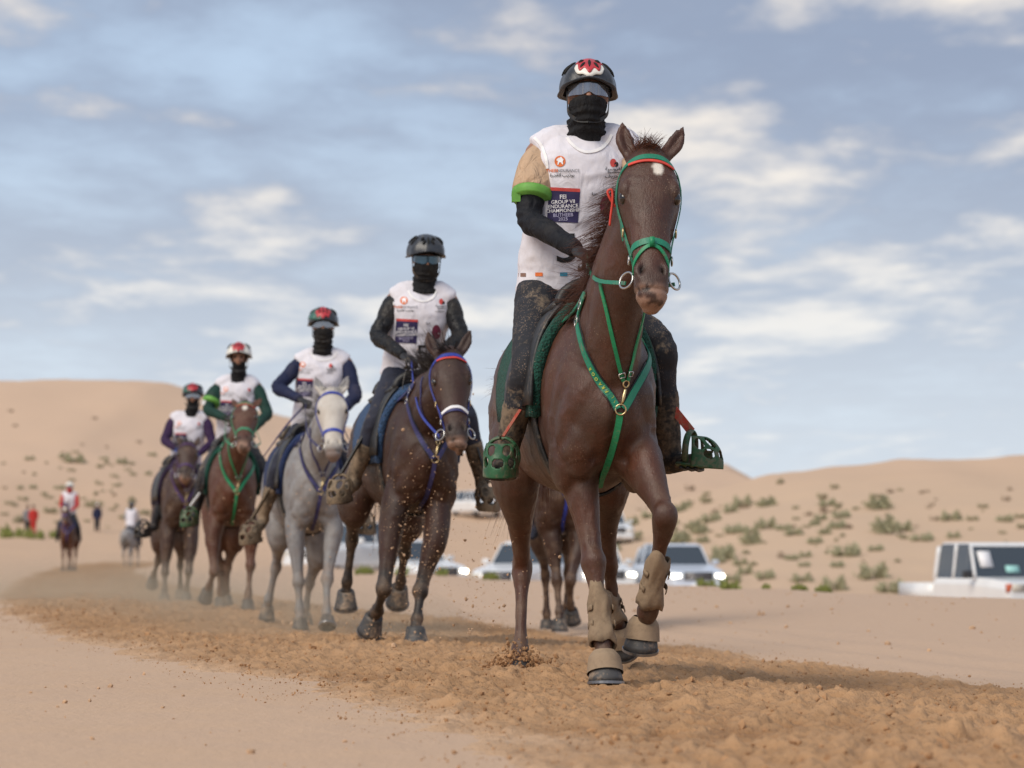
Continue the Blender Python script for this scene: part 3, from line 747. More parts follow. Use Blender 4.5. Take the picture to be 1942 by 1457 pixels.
    for sd in (-1, 1):
        d = np.linalg.norm(V - hp(.315, .100 * sd, .026), axis=1); eyec = np.maximum(eyec, np.exp(-(d / (.030 * k)) ** 2))
    pts = np.maximum(pts, eyec * cfg.get('eyering', .6))
    wh = np.zeros(len(V))
    if cfg.get('star'):
        su, sv, sr = cfg['star']; e = np.sqrt(((hu - su) * L / 1.6) ** 2 + (hv - sv) ** 2) + .008 * fbm(V * 60, 2, seed=3)
        wh = (1 - sstep(sr * .5, sr, e)) * inhead * (hw > 0)
    if cfg.get('whiteface'): wh = np.maximum(wh, cfg['whiteface'] * inhead * (hu > -.1) * (hu < 1.1) * (1 - sstep(.80, .95, hu)) * sstep(-.16, -.04, hw))
    attr(me, 'points', pts); attr(me, 'pale', pale * (1 - nost)); attr(me, 'pit', np.clip(nost + mouth * .8, 0, 1)); attr(me, 'white', wh)
    attr(me, 'dust', np.clip(cfg.get('legdust', .7) * legz * (1 - sstep(.05, .75, zz) * .75) + cfg.get('bodydust', .15), 0, 1))
    o = link('body', me, cfg['coat'], root); H.body = o; H.tree = bvh(me)
    for sd in (-1, 1):
        e = Geo(); e.ell(hp(.318, .0955 * sd, .028), np.array([ax * .026, lat * .020, fc * .023]) * k, 14, 9); e.obj('eye', EYE_M, root)
    # hooves
    for key in ('rf', 'lf', 'rh', 'lh'):
        a, f_, mt, bell = cfg.get(key + '_hoof', ((0, 0, -1), fr.f, HOOF_M, None))
        hoof('hoof', np.asarray(cfg[key][4]), a, f_, mt, root, k * cfg.get('hoofscale', 1.0), True, bell)
    # mane, forelock and tail
    r = np.random.default_rng(cfg.get('seed', 1)); hm = cfg['hair']; q = cfg.get('hairq', 1.0)
    roots, dirs, lens = [], [], []; nk = H.neck; n = len(nk); bl = np.asarray(cfg.get('blow', (-1.0, 0.25, 0.0)), float)
    T = np.gradient(nk, axis=0); per = max(4, int(15 * min(1, q)))
    for i in range(int(95 * q)):
        t = r.uniform(.32, .985); idx = min(n - 1, int(t * (n - 1))); up = nrm(-np.cross(fr.l, T[idx]))
        if np.dot(up, fr.f) > 0: up = -up
        roots.append(nk[idx] + up * H.neckr[idx][1] * k * .97 + fr.l * r.normal(0, .010) * k)
        w = bl * (0.5 + .8 * r.random()) * cfg.get('wind', 0.8)
        dirs.append(up * .35 + fr.l * w[0] + fr.f * w[1] + np.array([0, 0, w[2]]) + r.normal(0, .10, 3)); lens.append(r.uniform(.10, .24) * cfg.get('manelen', 1.0) * k)
    hr = .0011 * k * (12 / per) ** .5 * (1.0 if q >= 1 else 1.5)
    strands('mane', roots, dirs, lens, hm, root, hr, cfg.get('drop', 1.0), .40, seed=cfg.get('seed', 1), per=per)
    roots, dirs, lens = [], [], []
    for i in range(int(16 * max(q, .5))):
        roots.append(hp(r.uniform(-.02, .02), r.normal(0, .024), r.uniform(.0, .045))); dirs.append(-ax * .35 + fc * .6 + lat * r.normal(-.25, .5) + r.normal(0, .15, 3)); lens.append(r.uniform(.05, .12) * k)
    strands('forelock', roots, dirs, lens, hm, root, hr, 2.6, .5, seed=5, per=per)
    roots, dirs, lens = [], [], []; td = cfg.get('taildir', (0, -.5, -.6))
    for i in range(int(34 * max(q, .4))):
        roots.append(fr(r.normal(0, .022), -1.05 + r.normal(0, .012), 1.24 + r.normal(0, .03))); dirs.append(fr.l * (td[0] + r.normal(0, .08)) + fr.f * (td[1] + r.normal(0, .08)) + np.array([0, 0, td[2] + r.normal(0, .08)])); lens.append(r.uniform(.40, .70) * k)
    for wv in cfg.get('wisps', ()):
        roots.append(fr(0, -1.03, 1.27)); dirs.append(fr.l * wv[0] + fr.f * wv[1] + np.array([0, 0, wv[2]])); lens.append(wv[3])
    strands('tail', roots, dirs, lens, hm, root, hr * 1.2, cfg.get('taildrop', .8), .12, seg=10, seed=6, per=per, frizz=.10)
    return H

def hstrap(H, name, pts, width, mat, parent, thick=.004, off=.003):
    """strap on the head, pts in head measures"""
    k = H.fr.k; return strap(H.tree, [H.hp(*p) for p in pts], width * k, thick * k, off * k).obj(name, mat, parent, smooth=False)
def bridle(H, m1, m2=None, m3=None, nose=None, simple=False):
    k = H.fr.k; hp = H.hp; root = H.root
    b = hstrap(H, 'bridle', [(.20, -.125, -.03), (.115, -.108, .02), (.075, -.06, .085), (.068, 0, .10), (.075, .06, .085), (.115, .108, .02), (.20, .125, -.03)], .024, m1, root)
    if m2: hstrap(H, 'brow_lining', [(.115, -.085, .06), (.105, -.03, .10), (.105, .03, .10), (.125, .10, .05)], .011, m2, b, off=.0045)
    for sd in (-1, 1):
        hstrap(H, 'cheek_strap', [(.17, .118 * sd, .0), (.32, .118 * sd, -.03), (.46, .10 * sd, -.03), (.58, .08 * sd, -.02), (.70, .07 * sd, -.015)], .019, m1, b)
        hstrap(H, 'throat_strap', [(.19, .12 * sd, -.03), (.30, .10 * sd, -.10), (.40, .06 * sd, -.17)], .014, m1, b)
        if not simple:
            hstrap(H, 'lower_cheek_strap', [(.69, .072 * sd, .0), (.74, .074 * sd, -.02), (.80, .074 * sd, -.03)], .014, m1, b)
            r_ = Geo(); ring_geo(r_, hp(.50, .098 * sd, -.025), lat_out(H, sd), .016 * k, .003 * k); r_.obj('cheek_buckle', BRASS, b)
        rg = Geo(); c = hp(.815, .088 * sd, -.03); ring_geo(rg, c, lat_out(H, sd) * .7 + H.fc * .7, .032 * k, .0042 * k); rg.obj('bit_ring', STEEL, b)
        rg = Geo(); ring_geo(rg, hp(.70, .079 * sd, -.012), lat_out(H, sd), .016 * k, .0032 * k); rg.obj('noseband_ring', STEEL, b)
    hstrap(H, 'noseband', [(.69, -.072, -.03), (.655, -.068, .03), (.645, -.03, .072), (.643, 0, .076), (.645, .03, .072), (.655, .068, .03), (.69, .072, -.03)], .026, nose or m1, b)
    hstrap(H, 'chin_strap', [(.70, -.07, -.03), (.72, -.05, -.07), (.73, 0, -.09), (.72, .05, -.07), (.70, .07, -.03)], .018, m1, b)
    if m3:
        hstrap(H, 'flash_strap', [(.80, -.066, -.01), (.745, -.06, .035), (.690, -.03, .066), (.672, 0, .074), (.690, .03, .066), (.745, .06, .035), (.80, .066, -.01)], .014, m3, b, off=.0045)
        g = Geo(); g.box(hp(.660, 0, .082), (.009 * k, .004 * k, .017 * k)); g.obj('flash_keeper', m3, b)
    H.bridle = b; return b
def lat_out(H, sd): return H.lat * sd
# ---------------------------------------------------------------- tack
def cloth(name, col, rough=0.8, wr=0.4, var=0.12, dirt=0.25, dirtcol=(0.42, 0.33, 0.25), sheen=0.0, scale=9):
    m = MB(name); a = m.noise(6, 5, 0.6); b = m.noise(60, 4)
    c = m.mix(m.ramp(m.noise(14, 4), [(0.3, 0.0), (0.7, 1.0)]), tuple(x * (1 - var) for x in col), col)
    c = m.mix(m.math('MULTIPLY', m.ramp(a, [(0.52, 0.0), (0.78, 1.0)]), dirt), c, dirtcol)
    sp = m.ramp(m.voro(42), [(0.05, 1.0), (0.10, 0.0)]); gate = m.ramp(m.noise(5, 3), [(0.50, 0.0), (0.64, 1.0)])
    c = m.mix(m.math('MULTIPLY', m.math('MULTIPLY', sp, gate), min(1.0, dirt * 3)), c, tuple(x * .8 for x in dirtcol))
    m.set(color=c, rough=rough, sheen=sheen, spec=0.25)
    nb = m.bump(m.noise(scale, 3, 0.45, stretch=(1.5, 1.5, 0.8), dist=0.8), wr, 0.03); nb = m.bump(b, 0.15, 0.004, nb)
    wv = m.noise(420, 2, 0.5); nb = m.bump(wv, 0.15, 0.002, nb); m.set(normal=nb); return m.m
def fleece(name, col):
    m = MB(name); v = m.voro(95); n = m.noise(40, 4, 0.7)
    c = m.mix(m.ramp(m.noise(120, 3, 0.7), [(0.35, 0.0), (0.7, 1.0)]), tuple(x * .35 for x in col), tuple(x * 1.4 for x in col))
    sp = m.ramp(m.voro(60), [(0.06, 1.0), (0.12, 0.0)]); c = m.mix(m.math('MULTIPLY', sp, m.ramp(m.noise(6), [(0.5, 0.0), (0.62, 1.0)])), c, SAND)
    m.set(color=c, rough=0.95, sheen=0.03); m.set(normal=m.bump(n, 0.8, 0.015, m.bump(v, 0.7, 0.01))); return m.m

def drape(H, name, f0, f1, th0, th1, off, thick, mat, parent, nf=18, nt=22, ftop=None, roll=None, rollmat=None):
    """panel draped over the horse's back; f0/f1 front and rear edge as functions of angle"""
    fr = H.fr; k = fr.k; V = []; F = []
    def pt(s, t, o):
        th = th0 + (th1 - th0) * t; a0 = f0(th) if callable(f0) else f0; a1 = f1(th) if callable(f1) else f1
        f = a0 + (a1 - a0) * s; z, w, h = trunk_at(f); q = 2 / 2.15
        sx = math.copysign(abs(math.sin(th)) ** q, math.sin(th)); cz = math.copysign(abs(math.cos(th)) ** q, math.cos(th))
        return fr(sx * (w + o), f, z + cz * (h + o))
    for o in (off, off + thick):
        for i in range(nf):
            for j in range(nt): V.append(pt(i / (nf - 1), j / (nt - 1), o))
    M = nf * nt
    for i in range(nf - 1):
        for j in range(nt - 1):
            a = i * nt + j; F.append((a, a + 1, a + nt + 1, a + nt)); F.append((M + a, M + a + nt, M + a + nt + 1, M + a + 1))
    rim = [i * nt for i in range(nf)] + [(nf - 1) * nt + j for j in range(1, nt)] + [i * nt + nt - 1 for i in range(nf - 2, -1, -1)] + [j for j in range(nt - 2, 0, -1)]
    for a, b in zip(rim, rim[1:] + rim[:1]): F.append((a, b, M + b, M + a))
    g = Geo(); g.add(V, F); o = g.obj(name, mat, parent); fix_normals(o.data)
    if roll:
        P = [pt(0, j / 30, off + thick * .5) for j in range(31)] ; gg = Geo(); gg.tube(P, [roll * k] * 31, fr.f, n=10, sub=1); gg.obj('front_roll', rollmat or mat, o)
    return o

def saddle(H, c):
    fr = H.fr; k = fr.k; T = 1.72
    pad = drape(H, 'saddle_pad', lambda t: .33 - .10 * (abs(t) / T) ** 2, lambda t: -.56 + .16 * (abs(t) / T) ** 2, -T, T, .006 * k, .026 * k, c['pad'], H.root, roll=.026, rollmat=c['pad'])
    sd = drape(H, 'saddle', lambda t: .20, lambda t: -.44, -.62, .62, .034, .030, BLACKLEATHER, H.root, nt=14)
    for s in (-1, 1):
        a0, a1 = (.45, 1.62) if s > 0 else (-1.62, -.45)
        drape(H, 'saddle_flap', lambda t: .22 + .05 * abs(t), lambda t: -.16, a0, a1, .036, .014, BLACKLEATHER, sd, nf=10, nt=12)
    g = Geo(); P = [fr(.13 * math.sin(a), .20, 1.50 + .095 * math.cos(a)) for a in np.linspace(-1.5, 1.5, 9)]; g.tube(P, [.022 * k] * 9, fr.f, n=10, sub=2); g.obj('pommel', BLACKLEATHER, sd)
    g = Geo(); P = [fr(.15 * math.sin(a), -.40 - .03 * math.cos(a), 1.48 + .125 * math.cos(a)) for a in np.linspace(-1.4, 1.4, 9)]; g.tube(P, [.024 * k] * 9, fr.f, n=10, sub=2); g.obj('cantle', BLACKLEATHER, sd)
    P = []
    for a in np.linspace(1.3, 2 * math.pi - 1.3, 13):
        z, w, h = trunk_at(.16); P.append(fr(math.sin(a) * w, .16, z + math.cos(a) * h))
    strap(H.tree, P, .075 * k, .012 * k, .004 * k, 3).obj('girth', BLACKLEATHER, sd)
    return sd

# chest harness, laid on the lead horse by where it is seen, then carried to the others in horse measures
HARNESS_PX = dict(
    left=[(1112, 556), (1101, 572), (1099, 600), (1103, 640), (1118, 685), (1145, 735), (1172, 776)],
    right=[(1240, 640), (1236, 664), (1226, 695), (1208, 730), (1182, 776)],
    forkl=[(1140, 536), (1150, 580), (1162, 640), (1174, 695), (1181, 722)],
    forkr=[(1219, 592), (1208, 640), (1196, 692), (1189, 722)],
    down=[(1176, 783), (1172, 815), (1160, 860), (1141, 905), (1136, 922)])
HARNESS = {}
def harness(H, m1, m2, letters=None):
    fr = H.fr; k = fr.k
    if not HARNESS:
        for key, L in HARNESS_PX.items():
            out = []
            for px, py in L:
                h = cast(H.tree, px, py)
                if h is not None: out.append(fr.inv(h[0]))
            HARNESS[key] = out
        HARNESS['ring'] = fr.inv(cast(H.tree, 1177, 777)[0]); HARNESS['clip'] = fr.inv(cast(H.tree, 1185, 728)[0])
    w = lambda key: [fr(*p) for p in HARNESS[key]]
    up = {'left': [(-.20, .26, 1.44)], 'right': [(.20, .26, 1.44), (.21, .36, 1.34)]}
    b = strap(H.tree, [fr(*p) for p in up['left']] + w('left'), .027 * k, .005 * k, .007 * k, 6).obj('breastplate', m1, H.root, smooth=False)
    for key in ('left', 'right'): strap(H.tree, w(key), .038 * k, .006 * k, .0015 * k, 6).obj('padding', BLACKLEATHER, b, smooth=False)
    strap(H.tree, [fr(*p) for p in up['right']] + w('right'), .027 * k, .005 * k, .007 * k, 6).obj('shoulder_strap', m1, b, smooth=False)
    for key, name, wd in (('forkl', 'martingale_fork', .015), ('forkr', 'martingale_fork', .015), ('down', 'girth_strap', .026)):
        strap(H.tree, w(key), wd * k, .005 * k, .004 * k, 6).obj(name, m2, b, smooth=False)
    for key, r in (('ring', .020), ('clip', .013)):
        q, n = snap(H.tree, fr(*HARNESS[key]), .008 * k); g = Geo(); ring_geo(g, q, n, r * k, .0032 * k); g.obj('ring', BRASS, b)
    q0, n0 = snap(H.tree, fr(*HARNESS['ring']), .012 * k); q1, n1 = snap(H.tree, fr(*HARNESS['clip']), .012 * k)
    g = Geo(); g.tube([q0 * .75 + q1 * .25, q0 * .5 + q1 * .5, q0 * .2 + q1 * .8], [.004 * k, .007 * k, .005 * k], fr.l, n=8); g.obj('snap_hook', BRASS, b)
    for key, t_ in (('forkl', .93), ('forkr', .90), ('left', .28), ('left', .12)):       # buckles
        L_ = catmull(w(key), 8); i_ = int(t_ * (len(L_) - 2)); q, n = snap(H.tree, L_[i_], .012 * k); tn = nrm(L_[i_ + 1] - L_[i_]); sdv = nrm(np.cross(n, tn)); hw_ = (.012 if key[0] == 'f' else .019) * k
        g = Geo(); cs = [q + sdv * a * hw_ + tn * b_ * hw_ * .8 for a, b_ in ((-1, -1), (1, -1), (1, 1), (-1, 1), (-1, -1))]
        for c0, c1 in zip(cs, cs[1:]): g.tube([c0, c1], [.0022 * k] * 2, n, n=6, sub=1)
        g.obj('buckle', STEEL, b)
    if letters:
        P = catmull(w('left'), 8); pth = P[int(len(P) * .60):]; seg = np.linalg.norm(np.diff(pth, axis=0), axis=1); s = np.r_[0, np.cumsum(seg)]
        for i, ch in enumerate(letters):
            t = s[-1] * (0.10 + 0.80 * (len(letters) - 1 - i + .5) / len(letters)); c = np.array([np.interp(t, s, pth[:, j]) for j in range(3)]); c2 = np.array([np.interp(min(t + .01, s[-1]), s, pth[:, j]) for j in range(3)]) 
            q, n = snap(H.tree, c, .0140 * k); tn = nrm(c - c2 + 1e-9); tn = nrm(tn - n * np.dot(tn, n)); upv = np.cross(n, tn)
            T_ = text_mesh(ch); o = len(T_[0]); 
            gg = Geo(); gg.add([q + tn * (v[0]) * .018 + upv * (v[1] - .35) * .018 for v in T_[0]], T_[1]); gg.obj('letter', LETTER_Y, b, smooth=False)
    return b

def text_mesh(s, bold=True):
    cu = bpy.data.curves.new('txt', 'FONT'); cu.body = s; cu.align_x = 'CENTER'; cu.resolution_u = 3
    if bold: cu.offset = 0.012
    o = bpy.data.objects.new('txt', cu); COL.objects.link(o)
    dg = bpy.context.evaluated_depsgraph_get(); dg.update()
    me = bpy.data.meshes.new_from_object(o.evaluated_get(dg)); V = verts(me).copy(); F = [tuple(p.vertices) for p in me.polygons]
    bpy.data.objects.remove(o); bpy.data.curves.remove(cu); bpy.data.meshes.remove(me); return V, F
LETTER_Y = plain('yellow_print', (0.55, 0.55, 0.06), 0.7)

def stirrup(H, A, toe, up, mat, parent, sc=1.0, leather=None, leather_top=None, cage=True):
    """caged endurance stirrup; A = middle of the tread"""
    t = nrm(toe); u = nrm(np.asarray(up) - t * np.dot(up, t)); l = np.cross(t, u); A = np.asarray(A)
    P = lambda a, b, c: A + sc * (l * a + t * b + u * c)
    st = Geo(); st.tube([P(0, -.055, 0), P(0, -.03, 0), P(0, .02, 0), P(0, .06, 0)], [(.045 * sc, .010 * sc), (.060 * sc, .012 * sc), (.062 * sc, .012 * sc), (.050 * sc, .010 * sc)], l, n=16, sub=3)
    s = st.obj('stirrup', mat, parent)
    for b_ in (-.03, .0, .03):
        r_ = Geo(); r_.tube([P(-.052, b_, -.014), P(0, b_, -.019), P(.052, b_, -.014)], [.008 * sc] * 3, t, n=8, sub=2); r_.obj('tread_lug', BLACKLEATHER, s)
    ar = Geo(); Q = [P(.064 * math.sin(a), -.012, .062 + .072 * math.cos(a)) for a in np.linspace(-2.5, 2.5, 15)]
    ar.tube(Q, [(.0075 * sc, .014 * sc)] * 15, l, n=8, sub=2); ar.obj('arch', mat, s)
    if cage:
        nu, nv = 60, 34; V = []; keep = {}
        holes = [(-.34, .74, .19, .20), (.34, .74, .19, .20), (.0, .36, .24, .125), (-.56, .36, .17, .14), (.56, .36, .17, .14), (-.80, .66, .13, .20), (.80, .66, .13, .20)]
        for i in range(nu + 1):
            a = -1.5 + 3.0 * i / nu
            for j in range(nv + 1):
                e = j / nv * 1.32
                V.append(P(.065 * math.sin(a) * (1 - .16 * (j / nv) ** 2), .128 * math.cos(a) ** .8 * (1 - .62 * (j / nv) ** 2.2), -.008 + .128 * math.sin(e * .95)))
        F = []
        for i in range(nu):
            for j in range(nv):
                x = -1 + 2 * (i + .5) / nu; y = (j + .5) / nv
                if any(((x - hx) / rx) ** 2 + ((y - hy) / ry) ** 2 < 1 for hx, hy, rx, ry in holes): continue
                a = i * (nv + 1) + j; F.append((a, a + nv + 1, a + nv + 2, a + 1))
        me = bpy.data.meshes.new('toe_cage'); me.from_pydata([tuple(map(float, v)) for v in V], [], F); me.update()
        o = link('toe_cage', me, mat, s); bm = bmesh.new(); bm.from_mesh(me); bmesh.ops.delete(bm, geom=[v for v in bm.verts if not v.link_faces], context='VERTS')
        bmesh.ops.recalc_face_normals(bm, faces=bm.faces); bm.to_mesh(me); bm.free()
        md = o.modifiers.new('thick', 'SOLIDIFY'); md.thickness = .005 * sc; md.offset = 0
    if leather_top is not None:
        g = Geo(); a = P(0, -.012, .132); b = np.asarray(leather_top); m_ = a * .5 + b * .5; nn = nrm(np.cross(b - a, t)); 
        ribbon(g, [a, a * .75 + b * .25, m_, b], [nn] * 4, .034 * sc, .010 * sc, 3); g.obj('stirrup_leather', leather or BLACKLEATHER, s, smooth=False)
    return s

# ---------------------------------------------------------------- riders
SKIN = MB('skin').set(color=(0.30, 0.15, 0.095), rough=0.5, sss=0.0).m
WHITE_TRIM = plain('white_binding', (0.80, 0.79, 0.80), 0.7, var=0.06)
BIB = cloth('white_bib_cloth', (0.70, 0.68, 0.74), 0.75, 0.45, 0.06, 0.35, (0.46, 0.40, 0.36))
BLACKKNIT = cloth('black_gaiter_knit', (0.013, 0.013, 0.015), 0.85, 0.9, 0.3, 0.30, (0.10, 0.085, 0.06), scale=22)
LENS_CLEAR = MB('grey_lens').set(color=(0.34, 0.35, 0.38), rough=0.06, alpha=0.72, metal=0.75, coat=1.0).m
LENS_BLUE = MB('blue_mirror_lens').set(color=(0.05, 0.16, 0.30), rough=0.06, metal=0.75, coat=1.0).m
HELM_DK = muddy('charcoal_helmet', (0.022, 0.025, 0.032), (0.17, 0.14, 0.10), 0.16, 0.35, col2=(0.045, 0.05, 0.062))
HELM_RED = plain('red_helmet_panel', (0.46, 0.035, 0.045), 0.35, var=0.2)
HELM_WHITE = plain('white_helmet_shell', (0.74, 0.72, 0.66), 0.35, var=0.1)
HELM_GREEN = plain('green_helmet_shell', (0.03, 0.11, 0.085), 0.35, var=0.3)
VENT = plain('vent_black', (0.006, 0.006, 0.006), 0.8)
GLOVE = muddy('black_glove', (0.012, 0.012, 0.014), (0.20, 0.15, 0.10), 0.12, 0.6)
GLOVE_BLUE = muddy('blue_glove', (0.02, 0.07, 0.28), (0.20, 0.15, 0.10), 0.10, 0.7)

def fist(name, c, fwd, back, mat, parent, mirror=1, vox=.0042, sc=1.0):
    """closed gloved hand: palm, four curled fingers of unequal length and a thumb over them"""
    y = nrm(fwd); z = nrm(np.asarray(back) - y * np.dot(back, y)); x = np.cross(y, z) * mirror
    P = lambda a, b, c_: np.asarray(c) + sc * (x * a + y * b + z * c_)
    g = Geo(); g.tube([P(0, -.05, 0), P(0, -.02, 0), P(0, .02, .003), P(0, .048, .004)], [(.026 * sc, .020 * sc), (.036 * sc, .019 * sc), (.041 * sc, .017 * sc), (.038 * sc, .013 * sc)], x, n=14, sub=3)
    for i, (a, L, r) in enumerate(((-.033, .92, .0084), (-.011, 1.0, .0088), (.011, .96, .0086), (.033, .80, .0078))):
        g.tube([P(a * .95, .035, .004), P(a, .060 * L + .004, .003), P(a, .074 * L, -.014), P(a, .070 * L, -.036), P(a, .047 * L, -.046), P(a, .030, -.036)], [r * sc * q for q in (1.05, 1.1, 1.05, 1.0, .95, .85)], x, n=10, sub=4)
    g.tube([P(-.030, -.018, -.006), P(-.046, .012, -.016), P(-.042, .042, -.030), P(-.018, .058, -.044)], [r * sc for r in (.014, .0125, .0115, .0095)], x, n=10, sub=4)
    me = remesh(g, name, vox * sc, 1); return link(name, me, mat, parent)

def make_rider(S, c):
    """S: joints in the place; c: clothes"""
    k = c.get('scale', 1.0); vox = c.get('voxel', .010); A = np.asarray
    o0 = S['pel']; root = empty('person', (o0[0], o0[1], o0[2] - .12)); tag(root, c['label'], 'person', 'riders on the track')
    fwd = nrm(S['face']); up = nrm(S.get('headup', (0, 0, 1))); up = nrm(up - fwd * np.dot(up, fwd)); rt = np.cross(up, fwd)
    hd = A(S['hd'])                                   # between the eyes, inside the skull
    HP = lambda a, b, z: hd + k * (rt * a + fwd * b + up * z)
    sl = nrm(A(S['sL']) - A(S['sR']))                 # shoulder line, image right
    nk = A(S['nk']); pel = A(S['pel']); ch = A(S['chest']); 
    bf = nrm(np.cross(sl, nk - pel)); bf = bf if np.dot(bf, fwd) > 0 else -bf
    # body ------------------------------------------------------------
    g = Geo(); spine = [pel - (ch - pel) * .12, pel * .75 + ch * .25, pel * .45 + ch * .55, ch, ch * .35 + nk * .65, nk]
    SR = [(.155, .115), (.148, .108), (.150, .105), (.172, .112), (.150, .088), (.062, .062)]
    g.tube(spine, [(a * k, b * k) for a, b in SR], sl, n=20, sub=4)
    g.tube([nk - up * .02 * k, HP(0, -.015, -.11), HP(0, -.005, -.05)], [(.062 * k, .062 * k), (.056 * k, .06 * k), (.055 * k, .06 * k)], rt, n=14)
    g.ell(HP(0, -.02, .03), np.array([rt * .075, fwd * .095, up * .10]) * k); g.ell(HP(0, .005, -.05), np.array([rt * .058, fwd * .075, up * .07]) * k)
    g.tube([HP(0, .076, .02), HP(0, .086, -.005), HP(0, .096, -.026), HP(0, .084, -.040)], [(.009 * k, .011 * k), (.011 * k, .012 * k), (.015 * k, .012 * k), (.013 * k, .008 * k)], rt, n=10)
    for s in (-1, 1): g.ell(HP(.074 * s, -.02, -.01), np.array([rt * .012, fwd * .022, up * .032]) * k)
    arms = {}
    for s in 'RL':
        a = [A(S[q + s]) for q in ('s', 'e', 'w')]; arms[s] = a
        pts = [a[0] - sl * (.03 if s == 'R' else -.03) * -1, a[0], a[0] * .5 + a[1] * .5, a[1], a[1] * .6 + a[2] * .4, a[2]]
        g.tube(pts, [r * k for r in (.055, .055, .048, .042, .040, .028)], fwd, n=14, sub=4)
        l = [A(S[q + s]) for q in ('h', 'k', 'a')]
        g.tube([l[0], l[0] * .5 + l[1] * .5, l[1], l[1] * .65 + l[2] * .35, l[2]], [r * k for r in (.085, .075, .055, .052, .036)], sl, n=14, sub=4)
    me = remesh(g, 'body', max(vox, .010), 3); link('body', me, SKIN, root)
    # trousers ----------------------------------------------------------
    g = Geo(); g.ell(pel + np.array([0, 0, .0]), np.array([sl * .165, bf * .135, np.array([0, 0, .13])]) * k)
    for s in 'RL':
        l = [A(S[q + s]) for q in ('h', 'k', 'a')]
        g.tube([pel * .6 + l[0] * .4, l[0], l[0] * .5 + l[1] * .5, l[1], l[1] * .68 + l[2] * .32, l[1] * .3 + l[2] * .7, l[2]],
               [(.11 * k, .115 * k), (.100 * k, .105 * k), (.083 * k, .088 * k), (.065 * k, .070 * k), (.060 * k, .068 * k), (.048 * k, .055 * k), (.042 * k, .046 * k)], sl, n=18, sub=4)
    me = remesh(g, 'trousers', vox, 4); V = verts(me); N_ = normals(me)
    setverts(me, V + N_ * (.006 * k * fbm(V * np.array([13, 13, 20]), 3, seed=2))[:, None]); link('trousers', me, c['legs'], root); H_tr = me
    for s in 'RL':                                    # half chaps and shoes
        l = [A(S[q + s]) for q in ('k', 'a', 't')]; d = l[2] - l[1]; dn = nrm(d)
        g = Geo(); kk = l[0] * .55 + l[1] * .45
        g.tube([kk, l[0] * .25 + l[1] * .75, l[1], l[1] - np.array([0, 0, .035 * k])], [(.061 * k, .068 * k), (.054 * k, .06 * k), (.047 * k, .052 * k), (.044 * k, .050 * k)], sl, n=16, sub=4)
        hz = l[1] - np.array([0, 0, .055 * k])
        g.tube([hz - dn * .06 * k, hz - dn * .02 * k, hz * .5 + l[2] * .5, l[2]], [(.034 * k, .036 * k), (.040 * k, .042 * k), (.043 * k, .036 * k), (.036 * k, .022 * k)], np.cross(dn, (0, 0, 1)), n=14, sub=4)
        me = remesh(g, 'boot', vox, 3); V = verts(me); setverts(me, V + normals(me) * (.004 * k * fbm(V * 30, 3, seed=5))[:, None]); link('boot', me, c['boot'], root)
    # bib ---------------------------------------------------------------
    g = Geo(); dn = nrm(pel - ch)
    SR = [(.168, .132), (.172, .130), (.172, .128), (.186, .132), (.168, .104), (.085, .075)]
    sp = [pel + dn * .045 * k, pel * .75 + ch * .25, pel * .45 + ch * .55, ch, ch * .35 + nk * .65, nk]
    g.tube(sp, [(a * k * c.get('wide', 1.0), b * k) for a, b in SR], sl, n=24, sub=5, pw=2.3)
    for s, q in (('R', 1), ('L', -1)):
        a = arms[s]; g.tube([nk - up * .03 * k, nk * .45 + a[0] * .55 + up * .012 * k, a[0] + sl * .012 * q * k], [(.062 * k, .080 * k), (.070 * k, .080 * k), (.070 * k, .080 * k)], bf, n=14, sub=3)
    me = remesh(g, 'bib', vox, 4); V = verts(me); N_ = normals(me)
    zz = (V - pel) @ nrm(ch - pel)
    fold = fbm(np.stack([V @ sl * 9 + zz * 6, V @ bf * 9, zz * 4], -1), 3, seed=c.get('seed', 1)) ; fold2 = 1 - np.abs(fbm(np.stack([V @ sl * 7 - zz * 9, V @ bf * 6, zz * 9], -1), 2, seed=9)) * 2
    setverts(me, V + N_ * ((.011 * fold + .006 * fold2) * k)[:, None]); bib = link('bib', me, c.get('bib', BIB), root); tree = bvh(me)
    # sleeves, gloves -----------------------------------------------------
    for s, q in (('R', 1), ('L', -1)):
        a = arms[s]; mats = c['sleeve' + s]; g = Geo()
        pts = [a[0] + sl * .02 * q * k, a[0] * .8 + a[1] * .2, a[0] * .45 + a[1] * .55, a[1], a[1] * .62 + a[2] * .38, a[2]]
        g.tube(pts, [r * k for r in (.063, .064, .057, .053, .047, .036)], fwd, n=16, sub=5)
        me = remesh(g, 'sleeve', vox, 3); V = verts(me); N_ = normals(me); ab = a[1] - a[0]
        wr = fbm(np.stack([V @ nrm(ab) * 26, V @ fwd * 8, V @ sl * 8], -1), 3, seed=3) + .6 * np.exp(-(np.linalg.norm(V - a[1], axis=1) / .08) ** 2) * np.sin(V[:, 2] * 150)
        setverts(me, V + N_ * (.0055 * k * wr)[:, None]); link('sleeve', me, mats[0], root)
        if len(mats) > 1:                             # short over-sleeve
            g = Geo(); g.tube([a[0] + sl * .022 * q * k + up * .004, a[0] * .8 + a[1] * .2, a[0] * .55 + a[1] * .45, a[0] * .40 + a[1] * .60], [r * k for r in (.056, .075, .087, .087)], fwd, n=16, sub=5)
            me = remesh(g, 'short_sleeve', vox, 2); V = verts(me); N_ = normals(me)
            setverts(me, V + N_ * (.007 * k * fbm(np.stack([V @ nrm(ab) * 6, V @ fwd * 16, V @ sl * 16], -1), 2, seed=4))[:, None]); link('short_sleeve', me, mats[1], root)
